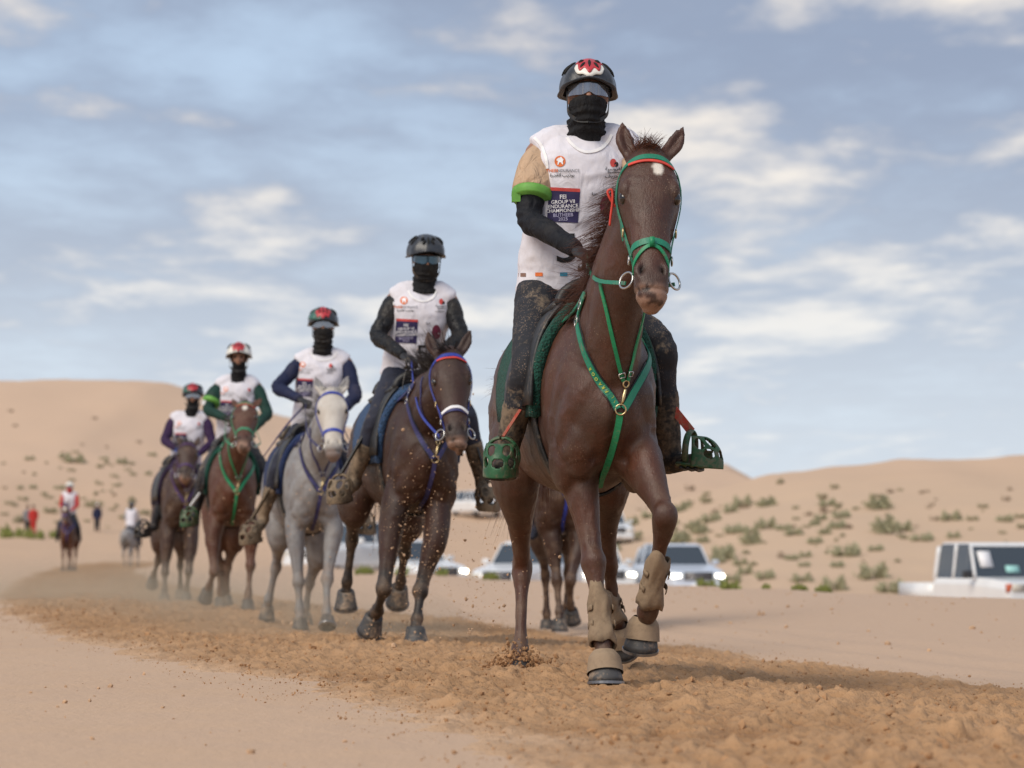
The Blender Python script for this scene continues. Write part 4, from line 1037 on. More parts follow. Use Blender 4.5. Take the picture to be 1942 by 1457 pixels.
        if len(mats) > 2:
            g = Geo(); u_ = .66; cc = a[0] * (1 - u_) + a[1] * u_; g.tube([cc - nrm(ab) * .018 * k, cc, cc + nrm(ab) * .018 * k], [r * k for r in (.086, .086, .080)], fwd, n=22, sub=3, capk=.02)
            b_ = g.obj('arm_band', mats[2], root); g = Geo(); e = nrm(-sl * .6 * q + bf * .8) ; g.box(cc + (sl * -.066 * q + bf * .03) * k, (.018 * k, .018 * k, .021 * k)); g.obj('band_tag', WHITE_TRIM if c.get('bandwhite') else mats[2], b_, smooth=False)
        w = a[2]; fist('glove', w + nrm(S.get('hd' + s, a[2] - a[1])) * .055 * k, S.get('hd' + s, a[2] - a[1]), S.get('bk' + s, (0, -.3, 1)), c['glove'], root, q, max(.0042, vox * .45), k)
    # neck gaiter -----------------------------------------------------------
    if c.get('gaiter') is not None:
        g = Geo(); top = c.get('gtop', -.028)
        g.tube([HP(0, .002, top), HP(0, .004, -.055), HP(0, 0, -.085), HP(0, -.014, -.115), nk * .45 + HP(0, -.012, -.115) * .55, nk + up * .028 * k, nk - up * .022 * k + bf * .012 * k],
               [(.080 * k, .104 * k), (.078 * k, .102 * k), (.073 * k, .092 * k), (.071 * k, .080 * k), (.078 * k, .082 * k), (.090 * k, .094 * k), (.098 * k, .102 * k)], rt, n=30, sub=6, capk=.02)
        me = remesh(g, 'neck_gaiter', max(.006, vox * .7), 2); V = verts(me); N_ = normals(me)
        zz = (V - hd) @ up / k; fo = np.sin(zz * 190 + 3.2 * fbm(V * 11, 2, seed=6)) * sstep(-.05, -.10, zz) + .7 * fbm(V * np.array([16, 16, 45]), 3, seed=7)
        setverts(me, V + N_ * (.0042 * k * fo)[:, None]); link('neck_gaiter', me, c['gaiter'], root)
    if c.get('hood') is not None:                      # balaclava: everything but the eyes
        g = Geo(); g.ell(HP(0, -.022, .03), np.array([rt * .083, fwd * .098, up * .105]) * k, 24, 16); g.ell(HP(0, .0, -.05), np.array([rt * .066, fwd * .080, up * .075]) * k)
        g.tube([HP(0, -.02, -.08), HP(0, -.02, -.12), nk, nk - up * .03 * k], [(.066 * k, .072 * k), (.068 * k, .074 * k), (.09 * k, .09 * k), (.11 * k, .10 * k)], rt, n=18)
        me = remesh(g, 'balaclava', max(.007, vox * .7), 3); V = verts(me); d = V - hd; keep = ~((d @ fwd > .03 * k) & (d @ up / k > -.030) & (d @ up / k < .03) & (np.abs(d @ rt) < .055 * k))
        bm = bmesh.new(); bm.from_mesh(me); bm.verts.ensure_lookup_table(); bmesh.ops.delete(bm, geom=[bm.verts[i] for i in np.where(~keep)[0]], context='VERTS'); bm.to_mesh(me); bm.free(); link('balaclava', me, c['hood'], root)
    # eyes, goggles -----------------------------------------------------------
    for s in (-1, 1):
        g = Geo(); g.ell(HP(.031 * s, .068, .006), np.array([rt * .013, fwd * .013, up * .012]) * k, 10, 7); g.obj('eye', c.get('eyemat', EYE_M), root)
    if c.get('lens') is not None:
        g = Geo(); V = []; F = []; nu, nv = 34, 9
        for q in (0, .004):
            for i in range(nu):
                a = -1.28 + 2.56 * i / (nu - 1)
                for j in range(nv):
                    b = j / (nv - 1); notch = .016 * math.exp(-(a / .20) ** 2); lo = -.026 + notch + .008 * abs(a); hi = .032 - .006 * abs(a)
                    V.append(HP((.084 + q) * math.sin(a), -.002 + (.104 + q) * math.cos(a), lo + (hi - lo) * b))
        M = nu * nv
        for i in range(nu - 1):
            for j in range(nv - 1):
                p = i * nv + j; F.append((p, p + 1, p + nv + 1, p + nv)); F.append((M + p, M + p + nv, M + p + nv + 1, M + p + 1))
        g.add(V, F); gl = g.obj('goggles', c['lens'], root); fix_normals(gl.data)
        f_ = Geo(); f_.tube([HP(.088 * math.sin(a), -.002 + .108 * math.cos(a), .030 - .006 * abs(a)) for a in np.linspace(-1.3, 1.3, 17)], [.0032 * k] * 17, up, n=8, sub=2); f_.obj('frame', VENT, gl)
    # helmet --------------------------------------------------------------------
    hm = c['helm']; hc = HP(0, -.012, .030); tilt = c.get('tilt', 0.0)
    hu = nrm(up + fwd * tilt); hf = nrm(fwd - hu * np.dot(fwd, hu))
    def dome(az, ph, off=0.0):
        rid = .0045 * math.cos(az * 7) * math.sin(ph) ** 2 * (1 if abs(az) > .55 else .2)
        r = 1 + rid / .12; s_, c_ = math.sin(ph), math.cos(ph)
        return hc + k * (rt * (.1155 + off) * r * s_ * math.sin(az) + hf * (.138 + off) * r * s_ * math.cos(az) * (1 if math.cos(az) > 0 else 1.06) + hu * (.116 + off) * r * c_)
    g = Geo(); V = []; F = []; n, m = 56, 22
    def brim(az): return 1.36 + .52 * (0.5 - 0.5 * math.cos(az)) ** .9 + .16 * math.sin(az) ** 2
    for q in (0, -.012):
        for i in range(m + 1):
            for j in range(n):
                az = 2 * math.pi * j / n; V.append(dome(az, max(.001, brim(az) * i / m), q))
    M = (m + 1) * n
    for i in range(m):
        for j in range(n):
            a, b = i * n + j, i * n + (j + 1) % n; F.append((a, b, b + n, a + n)); F.append((M + a, M + a + n, M + b + n, M + b))
    for j in range(n): a, b = m * n + j, m * n + (j + 1) % n; F.append((a, b, M + b, M + a))
    g.add(V, F); he = g.obj('helmet', hm['shell'], root); fix_normals(he.data)
    g = Geo(); g.tube([dome(a, brim(a) - .02, .004) for a in np.linspace(0, 2 * math.pi, 41)], [(.004 * k, .007 * k)] * 41, hu, n=8, sub=1, cap=False); g.obj('rim', hm.get('rim', HELM_DK), he)
    g = Geo(); V = []; F = []                          # short peak
    for q in (0, .004):
        for i in range(5):
            for j in range(21):
                az = -.95 + 1.9 * j / 20; V.append(dome(az, brim(az) - .05, .003 + hm.get('peak', .006) * (i / 4) * math.cos(az * 1.5) ** .5) - hu * k * (.004 * i / 4 + q))
    for i in range(4):
        for j in range(20): p = i * 21 + j; F.append((p, p + 1, p + 22, p + 21)); F.append((105 + p, 105 + p + 21, 105 + p + 22, 105 + p + 1))
    g.add(V, F); g.obj('peak', hm.get('rim', HELM_DK), he)
    def patch(name, az0, az1, f_lo, f_hi, off, mat, nu=25, nv=9):
        g = Geo(); V = []; F = []
        for i in range(nu):
            az = az0 + (az1 - az0) * i / (nu - 1); t = 2 * i / (nu - 1) - 1; a, b = f_lo(t), f_hi(t)
            for j in range(nv): V.append(dome(az, a + (b - a) * j / (nv - 1), off))
        for i in range(nu - 1):
            for j in range(nv - 1): p = i * nv + j; F.append((p, p + 1, p + nv + 1, p + nv))
        g.add(V, F); o = g.obj(name, mat, he); md = o.modifiers.new('t', 'SOLIDIFY'); md.thickness = .004 * k; md.offset = 0; return o
    W_ = .66
    if hm.get('half'): patch('side_panel', -3.0, -.12, lambda t: .12, lambda t: 1.40, .0025, hm['half'], 40, 14)
    if hm.get('white'): patch('white_panel', -W_, W_, lambda t: .35 + .3 * t * t, lambda t: 1.31 + .04 * math.cos(t * 9) - .30 * t * t, .004, hm['white'])
    if hm.get('red'):
        patch('red_panel', -W_ * 1.02, W_ * 1.02, lambda t: .30 + .30 * t * t, lambda t: (1.10 if hm.get('white') else 1.26) + .10 * math.cos(t * 11) - .30 * t * t, .0065, hm['red'])
    if hm.get('vents', True):
        for a0, p0, p1, wd in ((0, .50, .95, .055), (-.30, .70, .98, .06), (.30, .70, .98, .06), (-.46, .55, .72, .07), (.46, .55, .72, .07)):
            g = Geo(); P = [dome(a0 * (1 + .5 * (q - .5)), p0 + (p1 - p0) * q, .007) for q in np.linspace(0, 1, 5)]; g.tube(P, [r * k for r in (.002, wd * .1, wd * .12, wd * .1, .002)], rt, n=8, sub=2); g.obj('vent', VENT, he)
        for s in (-1, 1):
            for a0 in (1.05, 1.5, 2.0):
                g = Geo(); P = [dome(s * (a0 + .25 * q), .55 + .55 * q, .003) for q in np.linspace(0, 1, 5)]; g.tube(P, [r * k for r in (.002, .0055, .0065, .0055, .002)], up, n=8, sub=2); g.obj('vent', VENT, he)
    for s in (-1, 1):                                  # chin strap
        g = Geo(); P = [HP(.088 * s, .02, .01), HP(.084 * s, .022, -.04), HP(.078 * s, .03, -.085), HP(.045 * s, .060, -.118), HP(0, .078, -.126)]; ribbon(g, P, [rt * s, rt * s, rt * s + fwd * .3, fwd + rt * s, fwd], .016 * k, .004 * k, 4); g.obj('chin_strap', c.get('strapmat', BLACKLEATHER), he, smooth=False)
    Rr = Horse(); Rr.root = root; Rr.tree = tree; Rr.bib = bib; Rr.k = k; Rr.S = S; return Rr

def on_cloth(Rr, name, V2, F, mat, off=.003, parent=None):
    """printed marks: (px, py) points laid on the bib where they are seen"""
    out = []; ok = True; last = None
    for px, py in V2:
        h = cast(Rr.tree, px, py)
        if h is None: out.append(None); continue
        out.append(h[0] + nrm(np.array([0, 0, EYE]) - h[0]) * off)
    good = [i for i, p in enumerate(out) if p is not None]
    if not good: return None
    F = [f for f in F if all(out[i] is not None for i in f)]
    out = [p if p is not None else out[good[0]] for p in out]
    me = bpy.data.meshes.new(name); me.from_pydata([tuple(map(float, p)) for p in out], [], F); me.update()
    return link(name, me, mat, parent or Rr.bib, smooth=False)
def print_text(Rr, s, px, py, h, mat, wscale=1.0, rot=0.0, name='print', off=.0045, bold=True):
    V, F = text_mesh(s, bold); ca, sa = math.cos(rot), math.sin(rot)
    P = [(px + (v[0] * wscale * ca + v[1] * sa) * h, py - (v[1] * ca - v[0] * wscale * sa) * h) for v in V]
    return on_cloth(Rr, name, P, F, mat, off)
def print_quad(Rr, x0, y0, x1, y1, mat, name='print', n=10, skew=0.0, off=.003, sky=0.0):
    V = []; F = []
    for i in range(n):
        for j in range(n):
            u, v = i / (n - 1), j / (n - 1); V.append((x0 + (x1 - x0) * u + skew * v, y0 + (y1 - y0) * v + sky * u))
    for i in range(n - 1):
        for j in range(n - 1): p = i * n + j; F.append((p, p + 1, p + n + 1, p + n))
    return on_cloth(Rr, name, V, F, mat, off)
def print_disc(Rr, x, y, r, mat, name='print', off=.003, ry=None):
    V = [(x, y)] + [(x + r * math.cos(a), y + (ry or r) * math.sin(a)) for a in np.linspace(0, 2 * math.pi, 20)[:-1]]
    return on_cloth(Rr, name, V, [(0, i, i % 19 + 1) for i in range(1, 20)], mat, off)
# ---------------------------------------------------------------- the leading horse and rider
GREEN = muddy('green_webbing', (0.010, 0.165, 0.095), (0.17, 0.20, 0.12), 0.22, 0.5, col2=(0.012, 0.205, 0.12))
GREEN2 = muddy('bright_green_webbing', (0.008, 0.205, 0.085), (0.16, 0.19, 0.10), 0.20, 0.5, col2=(0.010, 0.25, 0.105))
REDWEB = plain('red_webbing', (0.62, 0.055, 0.035), 0.6, var=0.2)
CHEST = coat('liver_chestnut_coat', (0.092, 0.032, 0.017), (0.032, 0.0125, 0.008), (0.022, 0.012, 0.010), 0.42, dust=0.15, fleck=0.5)
H_CHEST = hairmat('dark_chestnut_hair', (0.095, 0.030, 0.014))
INK = plain('black_print', (0.012, 0.012, 0.014), 0.7); NAVY = plain('navy_print', (0.022, 0.016, 0.075), 0.7, var=0.15)
WHITEP = plain('white_print', (0.78, 0.77, 0.80), 0.7, var=0.05); REDP = plain('red_print', (0.55, 0.06, 0.05), 0.7); ORANGEP = plain('orange_print', (0.70, 0.16, 0.035), 0.7)
GREYP = plain('grey_print', (0.12, 0.12, 0.14), 0.7); BROWNP = plain('brown_print', (0.22, 0.12, 0.09), 0.7); BLUEP = plain('cyan_print', (0.03, 0.30, 0.45), 0.7); LILACP = plain('lilac_print', (0.42, 0.40, 0.58), 0.7); MAROONP = plain('maroon_print', (0.20, 0.02, 0.06), 0.7)

def legs(spec, dz=0.0):
    return [W(*p) for p in spec]
LF = Frame((W(1105, 1200, 12.2)[0], 12.2, 0.0), R(9))
lead_cfg = dict(frame=LF, label='dark chestnut horse in green bridle leading the string with one foreleg raised', coat=CHEST, hair=H_CHEST,
    poll=W(1229, 297, 11.27), muzzle=W(1236, 578, 10.98), hlat=(1, .06, .03), neck=(-.02, 0, 0), voxel=.0078, star=(.155, .028, .026),
    rf=legs([(1100, 815, 11.84), (1099, 902, 11.80), (1125, 1066, 11.69), (1143, 1214, 11.60), (1146, 1252, 11.55)]),
    lf=legs([(1205, 815, 11.78), (1222, 888, 11.66), (1262, 978, 11.47), (1229, 1160, 11.68), (1220, 1187, 11.74)]),
    rh=legs([(1010, 770, 12.98), (978, 898, 12.86), (990, 1076, 13.14), (987, 1236, 13.0), (985, 1262, 12.95)]),
    lh=legs([(1125, 790, 12.98), (1148, 900, 12.92), (1153, 1062, 13.14), (1168, 1172, 13.24), (1176, 1198, 13.28)]),
    rf_hoof=((.0, -.10, -1), LF.f, HOOF_M, HOOF_SAND), lf_hoof=((-.08, .25, -.95), (-.15, -.95, -.25), HOOF_M, HOOF_SAND),
    rh_hoof=((0, -.2, -1), LF.f, HOOF_M, None), lh_hoof=((.15, .62, -.75), (.1, -.75, -.62), HOOF_M, HOOF_SAND),
    blow=(-1.0, .30, -.25), wind=.85, drop=1.3, smooth=10, taildir=(.1, -.5, -.6), wisps=[(-.75, -.5, .30, .26), (-.8, -.4, .22, .24), (-.85, -.45, .10, .25), (-.9, -.4, .0, .24)], legdust=.42, bodydust=.06, pale=.85, muzz=.35, hoofscale=1.03, seed=3, hairq=1.0)
lead = make_horse(lead_cfg)
bridle(lead, GREEN, REDWEB, GREEN2)
harness(lead, GREEN, GREEN2, 'ALFRAOOB')
PADG = fleece('dark_green_fleece', (0.006, 0.070, 0.050))
lead_saddle = saddle(lead, dict(pad=PADG))
f_ = LF.f
for A_, B_, ra, rb in ((W(1137, 1128, 11.66), W(1144, 1222, 11.59), .0385, .046), (W(1251, 1060, 11.57), W(1232, 1146, 11.66), .0385, .047)): tendon_boot(A_, B_, ra, rb, f_, FELT, lead.root)
tendon_boot(W(1156, 1132, 13.2), W(1167, 1176, 13.24), .037, .045, f_, FELT, lead.root)
def reins(H, hands, mat, sag=.03, w=.015, name='rein'):
    for sd, hnd in zip((-1, 1), hands):
        a = H.hp(.815, .09 * sd, -.05); b = np.asarray(hnd); m1 = a * .66 + b * .34 + np.array([0, 0, -sag]) + H.fr.l * .05 * sd; m2 = a * .33 + b * .67 + np.array([0, 0, -sag]) + H.fr.l * .035 * sd
        g = Geo(); ribbon(g, [a, m1, m2, b], [H.fr.l * sd + np.array([0, 0, .2])] * 4, w, .004, 6); g.obj(name, mat, H.bridle, smooth=False)
lead_S = dict(pel=W(1056, 548, 12.43), chest=W(1096, 330, 12.36), nk=W(1112, 262, 12.36), hd=W(1115, 181, 12.30), face=(.02, -1, .10), headup=(.02, .1, 1),
    sR=W(1020, 292, 12.36), eR=W(1004, 416, 12.24), wR=W(1092, 474, 11.98), sL=W(1199, 290, 12.36), eL=W(1226, 415, 12.25), wL=W(1172, 492, 11.98),
    hR=W(1022, 560, 12.40), kR=W(1000, 690, 12.04), aR=W(962, 856, 12.17), tR=W(951, 888, 11.90),
    hL=W(1100, 560, 12.40), kL=W(1248, 650, 12.05), aL=W(1270, 856, 12.17), tL=W(1318, 872, 12.03), bkR=(0, -.2, 1), bkL=(0, -.2, 1))
TAN = cloth('sand_stained_sleeve', (0.52, 0.36, 0.24), 0.85, 1.0, 0.2, 0.35, scale=12)
BLACKSL = cloth('black_sleeve', (0.010, 0.011, 0.016), 0.7, 0.7, 0.3, 0.10, (0.22, 0.18, 0.14), scale=14)
LIME = plain('lime_band', (0.12, 0.33, 0.05), 0.6, var=0.15)
JODH = muddy('muddy_black_breeches', (0.010, 0.011, 0.016), (0.20, 0.15, 0.105), 0.20, 0.8, wr=0.4, spk=.5)
CHAP = muddy('muddy_half_chaps', (0.016, 0.014, 0.013), (0.185, 0.135, 0.09), 0.50, 0.85)
lead_R = make_rider(lead_S, dict(label='rider in white bib, sand coloured sleeve and red topped helmet on the leading horse', voxel=.0075, legs=JODH, boot=CHAP, gaiter=BLACKKNIT, lens=LENS_CLEAR,
    sleeveR=(BLACKSL, TAN, LIME), sleeveL=(BLACKSL, TAN), glove=GLOVE, helm=dict(shell=HELM_DK, red=HELM_RED, white=HELM_WHITE, rim=HELM_DK), tilt=.10, seed=5, gtop=-.036, wide=1.0))
CAGEG = muddy('green_stirrup_plastic', (0.012, 0.072, 0.026), (0.15, 0.12, 0.075), 0.42, 0.5)
REDLEA = muddy('red_stirrup_cover', (0.42, 0.055, 0.035), (0.36, 0.22, 0.15), 0.35, 0.7)
stirrup(lead, W(951, 898, 11.98), (-.12, -1, -.12), (0.02, 0, 1), CAGEG, lead_saddle, 1.05, REDLEA, W(1003, 752, 12.1))
stirrup(lead, W(1312, 882, 12.06), (.93, -.36, -.08), (.05, 0, 1), CAGEG, lead_saddle, 1.0, REDLEA, W(1258, 752, 12.1))
reins(lead, (lead_S['wR'] + np.array([.04, -.05, -.02]), lead_S['wL'] + np.array([-.04, -.05, -.02])), GREEN)
# white binding of neck and armholes
def binding(Rr, pts, w=.013):
    P = []; Nn = []
    for p in catmull(np.array(pts, float), 5):
        h = cast(Rr.tree, *p)
        if h is not None: P.append(h[0] + h[1] * .003); Nn.append(h[1])
    if len(P) > 3:
        g = Geo(); ribbon(g, P, Nn, w, .004, 1); g.obj('binding', WHITE_TRIM, Rr.bib, smooth=False)
def bib_prints(Rr, x, y, s, number='5', numpos=None, full=True, dx=0.0, rot=0.0):
    """x, y = pixel of the orange disc; s = scale against the lead rider's bib"""
    X = lambda a: x + (a - 1062) * s; Y = lambda b: y + (b - 306) * s
    print_disc(Rr, X(1062), Y(306), 10.5 * s, ORANGEP, 'emblem')
    hv = [(1057, 312), (1058, 306), (1055, 304), (1058, 300), (1062, 299), (1064, 297), (1066, 300), (1069, 303), (1067, 306), (1068, 312), (1066, 312), (1064, 308), (1061, 308), (1059, 313)]
    on_cloth(Rr, 'emblem_horse', [(X(a), Y(b)) for a, b in hv], [tuple(range(len(hv)))], WHITEP, .005)
    print_text(Rr, 'BUTHEEB', X(1042), Y(326.5), 8.4 * s, ORANGEP, .92, rot)
    print_text(Rr, 'ENDURANCE', X(1076), Y(326.5), 8.4 * s, GREYP, .92, rot, bold=False)
    print_text(Rr, '\ufe93\ufeae\ufeaa\ufed8\ufedf\ufedf \ufe90\ufef3\ufeab\ufeee\ufe91', X(1066), Y(335), 9.0 * s, INK, 1.0, rot)
    print_quad(Rr, X(1041), Y(361), X(1100), Y(420), NAVY, 'panel', 12, -4 * s, .003, 3 * s)
    print_quad(Rr, X(1041), Y(355), X(1100), Y(361.5), REDP, 'panel_stripe', 8, 0, .0035, 3 * s)
    for t, yy, h, m in (('FEI', 377, 11, WHITEP), ('GROUP VII', 386, 9.6, WHITEP), ('ENDURANCE', 394.5, 9.6, WHITEP), ('CHAMPIONSHIP', 402.5, 9.2, WHITEP), ('BUTHEEB', 411, 9.2, LILACP), ('2025', 418.5, 9.0, LILACP)):
        print_text(Rr, t, X(1068), Y(yy), h * s, m, 1.0, -.04)
    print_text(Rr, 'Equestrian &', X(1168), Y(329), 6 * s, INK, 1.0, rot); print_text(Rr, '\ufe94\ufef4\ufeb3\ufeee\ufeae\ufed4\ufedf\ufe8d', X(1165), Y(323), 9 * s, INK, 1.1, rot)
    print_disc(Rr, X(1163), Y(309), 6 * s, REDP, 'emblem', ry=8 * s); print_disc(Rr, X(1169), Y(312), 4 * s, INK, 'emblem', ry=5 * s)
    print_text(Rr, '\ufed2\ufef3\ufeae\ufe9f', X(1160), Y(337), 9 * s, INK, 1.2, rot)
    if full:
        print_text(Rr, '\ufe8e\ufee8\ufeea', X(1128), Y(371), 9 * s, INK, 1.2, rot); print_disc(Rr, X(1150), Y(392), 12 * s, MAROONP, 'emblem', ry=20 * s)
    if number: print_text(Rr, number, X(numpos[0]), Y(numpos[1]), numpos[2] * s, INK, 1.15, rot, 'number')
binding(lead_R, [(1076, 262), (1084, 274), (1100, 286), (1118, 289), (1138, 283), (1152, 270), (1160, 256)])
binding(lead_R, [(1014, 262), (1026, 276), (1035, 296), (1039, 320)])
bib_prints(lead_R, 1062, 306, 1.0, '5', (1075, 497, 78))
for a, b, m in ((990, 522, BROWNP), (1022, 521, ORANGEP), (1069, 521, BLUEP)): print_quad(lead_R, a - 7, b - 4, a + 7, b + 3, m, 'hem_mark', 4)
# small dome tags and the red cord on the bridle
g = Geo(); P = [lead.hp(.33, -.125, -.02) + np.array(q) for q in ((0, 0, 0), (-.02, -.01, .03), (-.028, -.012, .055), (-.012, -.012, .06), (-.010, -.01, .02), (-.016, -.005, -.03), (-.02, 0, -.07))]
g.tube(P, [.0045] * 7, (0, 1, 0), n=8, sub=5); g.obj('red_cord', REDWEB, lead.bridle)
# ---------------------------------------------------------------- the other horses and riders
BAY = coat('dark_bay_coat', (0.052, 0.017, 0.009), (0.018, 0.0075, 0.005), (0.012, 0.009, 0.008), 0.48, dust=0.10, fleck=0.6)
BAYH = hairmat('black_brown_hair', (0.018, 0.011, 0.009))
GREYC = coat('pale_grey_coat', (0.33, 0.32, 0.315), (0.20, 0.20, 0.21), (0.14, 0.135, 0.135), 0.55, dust=0.22, dapple=(0.14, 0.14, 0.155), fleck=0.3)
GREYH = hairmat('grey_hair', (0.16, 0.15, 0.14))
REDBAY = coat('red_chestnut_coat', (0.105, 0.031, 0.013), (0.050, 0.016, 0.008), (0.045, 0.026, 0.019), 0.5, dust=0.35, fleck=0.5)
BROWN = coat('brown_coat', (0.052, 0.020, 0.012), (0.024, 0.011, 0.008), (0.022, 0.015, 0.012), 0.5, dust=0.40, fleck=0.4)
REDH = hairmat('brown_hair', (0.06, 0.028, 0.016))
BLUE = plain('blue_webbing', (0.022, 0.045, 0.33), 0.5, var=0.3); NAVYW = plain('navy_webbing', (0.035, 0.035, 0.13), 0.6, var=0.3); PURPLE = plain('purple_webbing', (0.07, 0.03, 0.12), 0.6, var=0.3)
BLUEPAD = fleece('blue_grey_pad', (0.035, 0.085, 0.19)); NAVYPAD = fleece('navy_pad', (0.012, 0.03, 0.11)); PURPLEPAD = fleece('purple_pad', (0.03, 0.015, 0.05))
def offs(L, D): return [W(a, b, D + c) for a, b, c in L]
RO = dict(pel=.23, chest=.16, nk=.16, hd=.10, sR=.16, eR=.04, wR=-.22, sL=.16, eL=.05, wL=-.22, hR=.20, kR=-.16, aR=-.03, tR=-.25, hL=.20, kL=-.15, aL=-.03, tL=-.20)
def rider_S(D, face, **p):
    S = {k: W(v[0], v[1], D + (v[2] if len(v) > 2 else RO[k])) for k, v in p.items()}; S['face'] = face; S['bkR'] = S['bkL'] = (0, -.25, 1); return S
def frame(px, D, yaw, z=0.0): return Frame((W(px, 1200, D)[0], D, z), R(yaw))
UPF = lambda D: None
AIR = ((-.05, .45, -.85), (-.05, -.85, -.45))

# -- second: dark bay, black sleeves
D = 18.3; F2 = frame(778, D, 12)
h2 = make_horse(dict(frame=F2, label='very dark bay horse with blue bridle and black legs kicking up sand', coat=BAY, hair=BAYH, poll=W(851, 672, D - 1.06), muzzle=W(868, 853, D - 1.34), hlat=(1, .12, .03), voxel=.011, ears=((-.112, -.25), (.140, -.265)),
    rf=offs([(758, 930, -.40), (742, 1000, -.44), (728, 1116, -.56), (715, 1160, -.33), (709, 1170, -.26)], D), lf=offs([(840, 930, -.42), (826, 1020, -.46), (797, 1122, -.52), (791, 1174, -.58), (788, 1193, -.60)], D),
    rh=offs([(708, 880, .78), (672, 955, .64), (668, 1020, .88), (658, 1104, .95), (656, 1124, .97)], D), lh=offs([(785, 880, .78), (774, 980, .66), (768, 1044, .88), (760, 1102, 1.06), (757, 1116, 1.10)], D),
    rf_hoof=((-.25, .55, -.75), (-.1, -.8, -.6), HOOF_M, None), lf_hoof=((0, -.1, -1), F2.f, HOOF_M, None), rh_hoof=((0, .3, -.95), (0, -.95, -.3), HOOF_M, None), hoofscale=1.12, lh_hoof=((-.1, .6, -.75), (-.1, -.75, -.6), HOOF_M, None),
    points=.95, legdust=.55, bodydust=.05, pale=.7, muzz=.6, seed=4, hairq=.6, blow=(-.3, .1, 0), wind=.5, taildir=(.1, -.5, -.6), eyering=.8))
bridle(h2, BLUE, REDWEB, None, nose=NAVYW); harness(h2, NAVYW, NAVYW); sd2 = saddle(h2, dict(pad=BLUEPAD))
hstrap(h2, 'nose_fleece', [(.655, -.068, .03), (.625, -.03, .072), (.622, 0, .078), (.625, .03, .072), (.655, .068, .03)], .018, WHITE_TRIM, h2.bridle, off=.006)
S2 = rider_S(D, (.16, -1, -.24), pel=(774, 706), chest=(797, 594), nk=(804, 553), hd=(808, 490), sR=(748, 570), eR=(716, 638), wR=(764, 674), sL=(853, 572), eL=(872, 636), wL=(828, 690),
    hR=(756, 712), kR=(716, 790), aR=(672, 902), tR=(648, 938), hL=(800, 712), kL=(880, 782), aL=(914, 905), tL=(926, 950))
JACKET = cloth('black_jacket_sleeve', (0.012, 0.012, 0.014), 0.45, 0.9, 0.3, 0.18, (0.16, 0.12, 0.08), scale=14)
NAVYJODH = muddy('navy_breeches', (0.010, 0.012, 0.025), (0.22, 0.165, 0.115), 0.12, 0.8, wr=.4)
CHAPT = muddy('tan_muddy_chaps', (0.05, 0.038, 0.026), (0.23, 0.165, 0.108), 0.62, 0.85)
r2 = make_rider(S2, dict(label='rider with blue mirrored goggles, plain dark helmet and black jacket sleeves', voxel=.011, legs=NAVYJODH, boot=CHAPT, gaiter=BLACKKNIT, hood=BLACKKNIT, lens=LENS_BLUE, gtop=-.05,
    sleeveR=(JACKET,), sleeveL=(JACKET,), glove=GLOVE, helm=dict(shell=HELM_DK, rim=HELM_DK, peak=.022), tilt=.0, seed=8))
CAGET = muddy('mud_caked_stirrup', (0.055, 0.042, 0.028), (0.20, 0.145, 0.092), 0.62, 0.8)
stirrup(h2, W(648, 946, D - .22), (-.35, -.9, -.2), (0, 0, 1), CAGET, sd2, 1.08, BLACKLEATHER, W(705, 800, D - .1)); stirrup(h2, W(924, 960, D - .15), (.2, -.95, -.2), (0, 0, 1), CAGET, sd2, 1.1, BLACKLEATHER, W(890, 800, D - .1))
reins(h2, (S2['wR'] + np.array([.05, -.06, -.02]), S2['wL'] + np.array([-.03, -.05, -.02])), BLUE)
g = Geo(); ribbon(g, [W(783, 690, D - .25), W(768, 712, D - .3), W(763, 755, D - .32), W(766, 800, D - .3)], [(1, -.3, 0)] * 4, .014, .005, 6); g.obj('hanging_rein', BLACKLEATHER, h2.bridle, smooth=False)
binding(r2, [(774, 552), (784, 566), (802, 572), (820, 566), (828, 552)]); binding(r2, [(726, 552), (738, 562), (748, 578)]); binding(r2, [(868, 566), (860, 580), (852, 592)])
bib_prints(r2, 766, 570, .70, '5', (1112, 470, 62))

# -- third: grey
D = 23.4; F3 = frame(580, D, 11, -.085)
h3 = make_horse(dict(frame=F3, label='pale grey horse in a blue bridle trotting through dust', coat=GREYC, hair=GREYH, poll=W(629, 745, D - 1.02), muzzle=W(633, 868, D - 1.30), hlat=(1, .1, 0), voxel=.013, ears=((-.118, -.26), (.128, -.28)),
    rf=offs([(566, 950, -.38), (560, 1012, -.42), (566, 1104, -.50), (568, 1158, -.54), (569, 1174, -.57)], D), lf=offs([(634, 950, -.38), (633, 1006, -.45), (621, 1098, -.60), (619, 1160, -.74), (621, 1174, -.80)], D),
    rh=offs([(545, 940, .78), (530, 1008, .66), (524, 1074, .90), (509, 1138, .95), (507, 1152, .98)], D), lh=offs([(606, 940, .78), (606, 1040, .66), (588, 1104, .92), (580, 1152, 1.0), (578, 1166, 1.02)], D),
    lf_hoof=((.05, -.55, -.8), (0, -.8, .5), HOOF_M, None), rf_hoof=((0, 0, -1), F3.f, HOOF_M, None), rh_hoof=((-.1, .3, -.9), F3.f, HOOF_M, None), lh_hoof=((0, .3, -.95), F3.f, HOOF_M, None),
    points=.55, legdust=.7, bodydust=.12, pale=.35, muzz=.75, whiteface=.62, seed=5, hairq=.5, blow=(-.5, .1, 0), wind=.6, taildir=(-.1, -.6, -.5), eyering=.7))
bridle(h3, BLUE, None, None, nose=BLUE, simple=True); harness(h3, NAVYW, NAVYW); sd3 = saddle(h3, dict(pad=NAVYPAD))
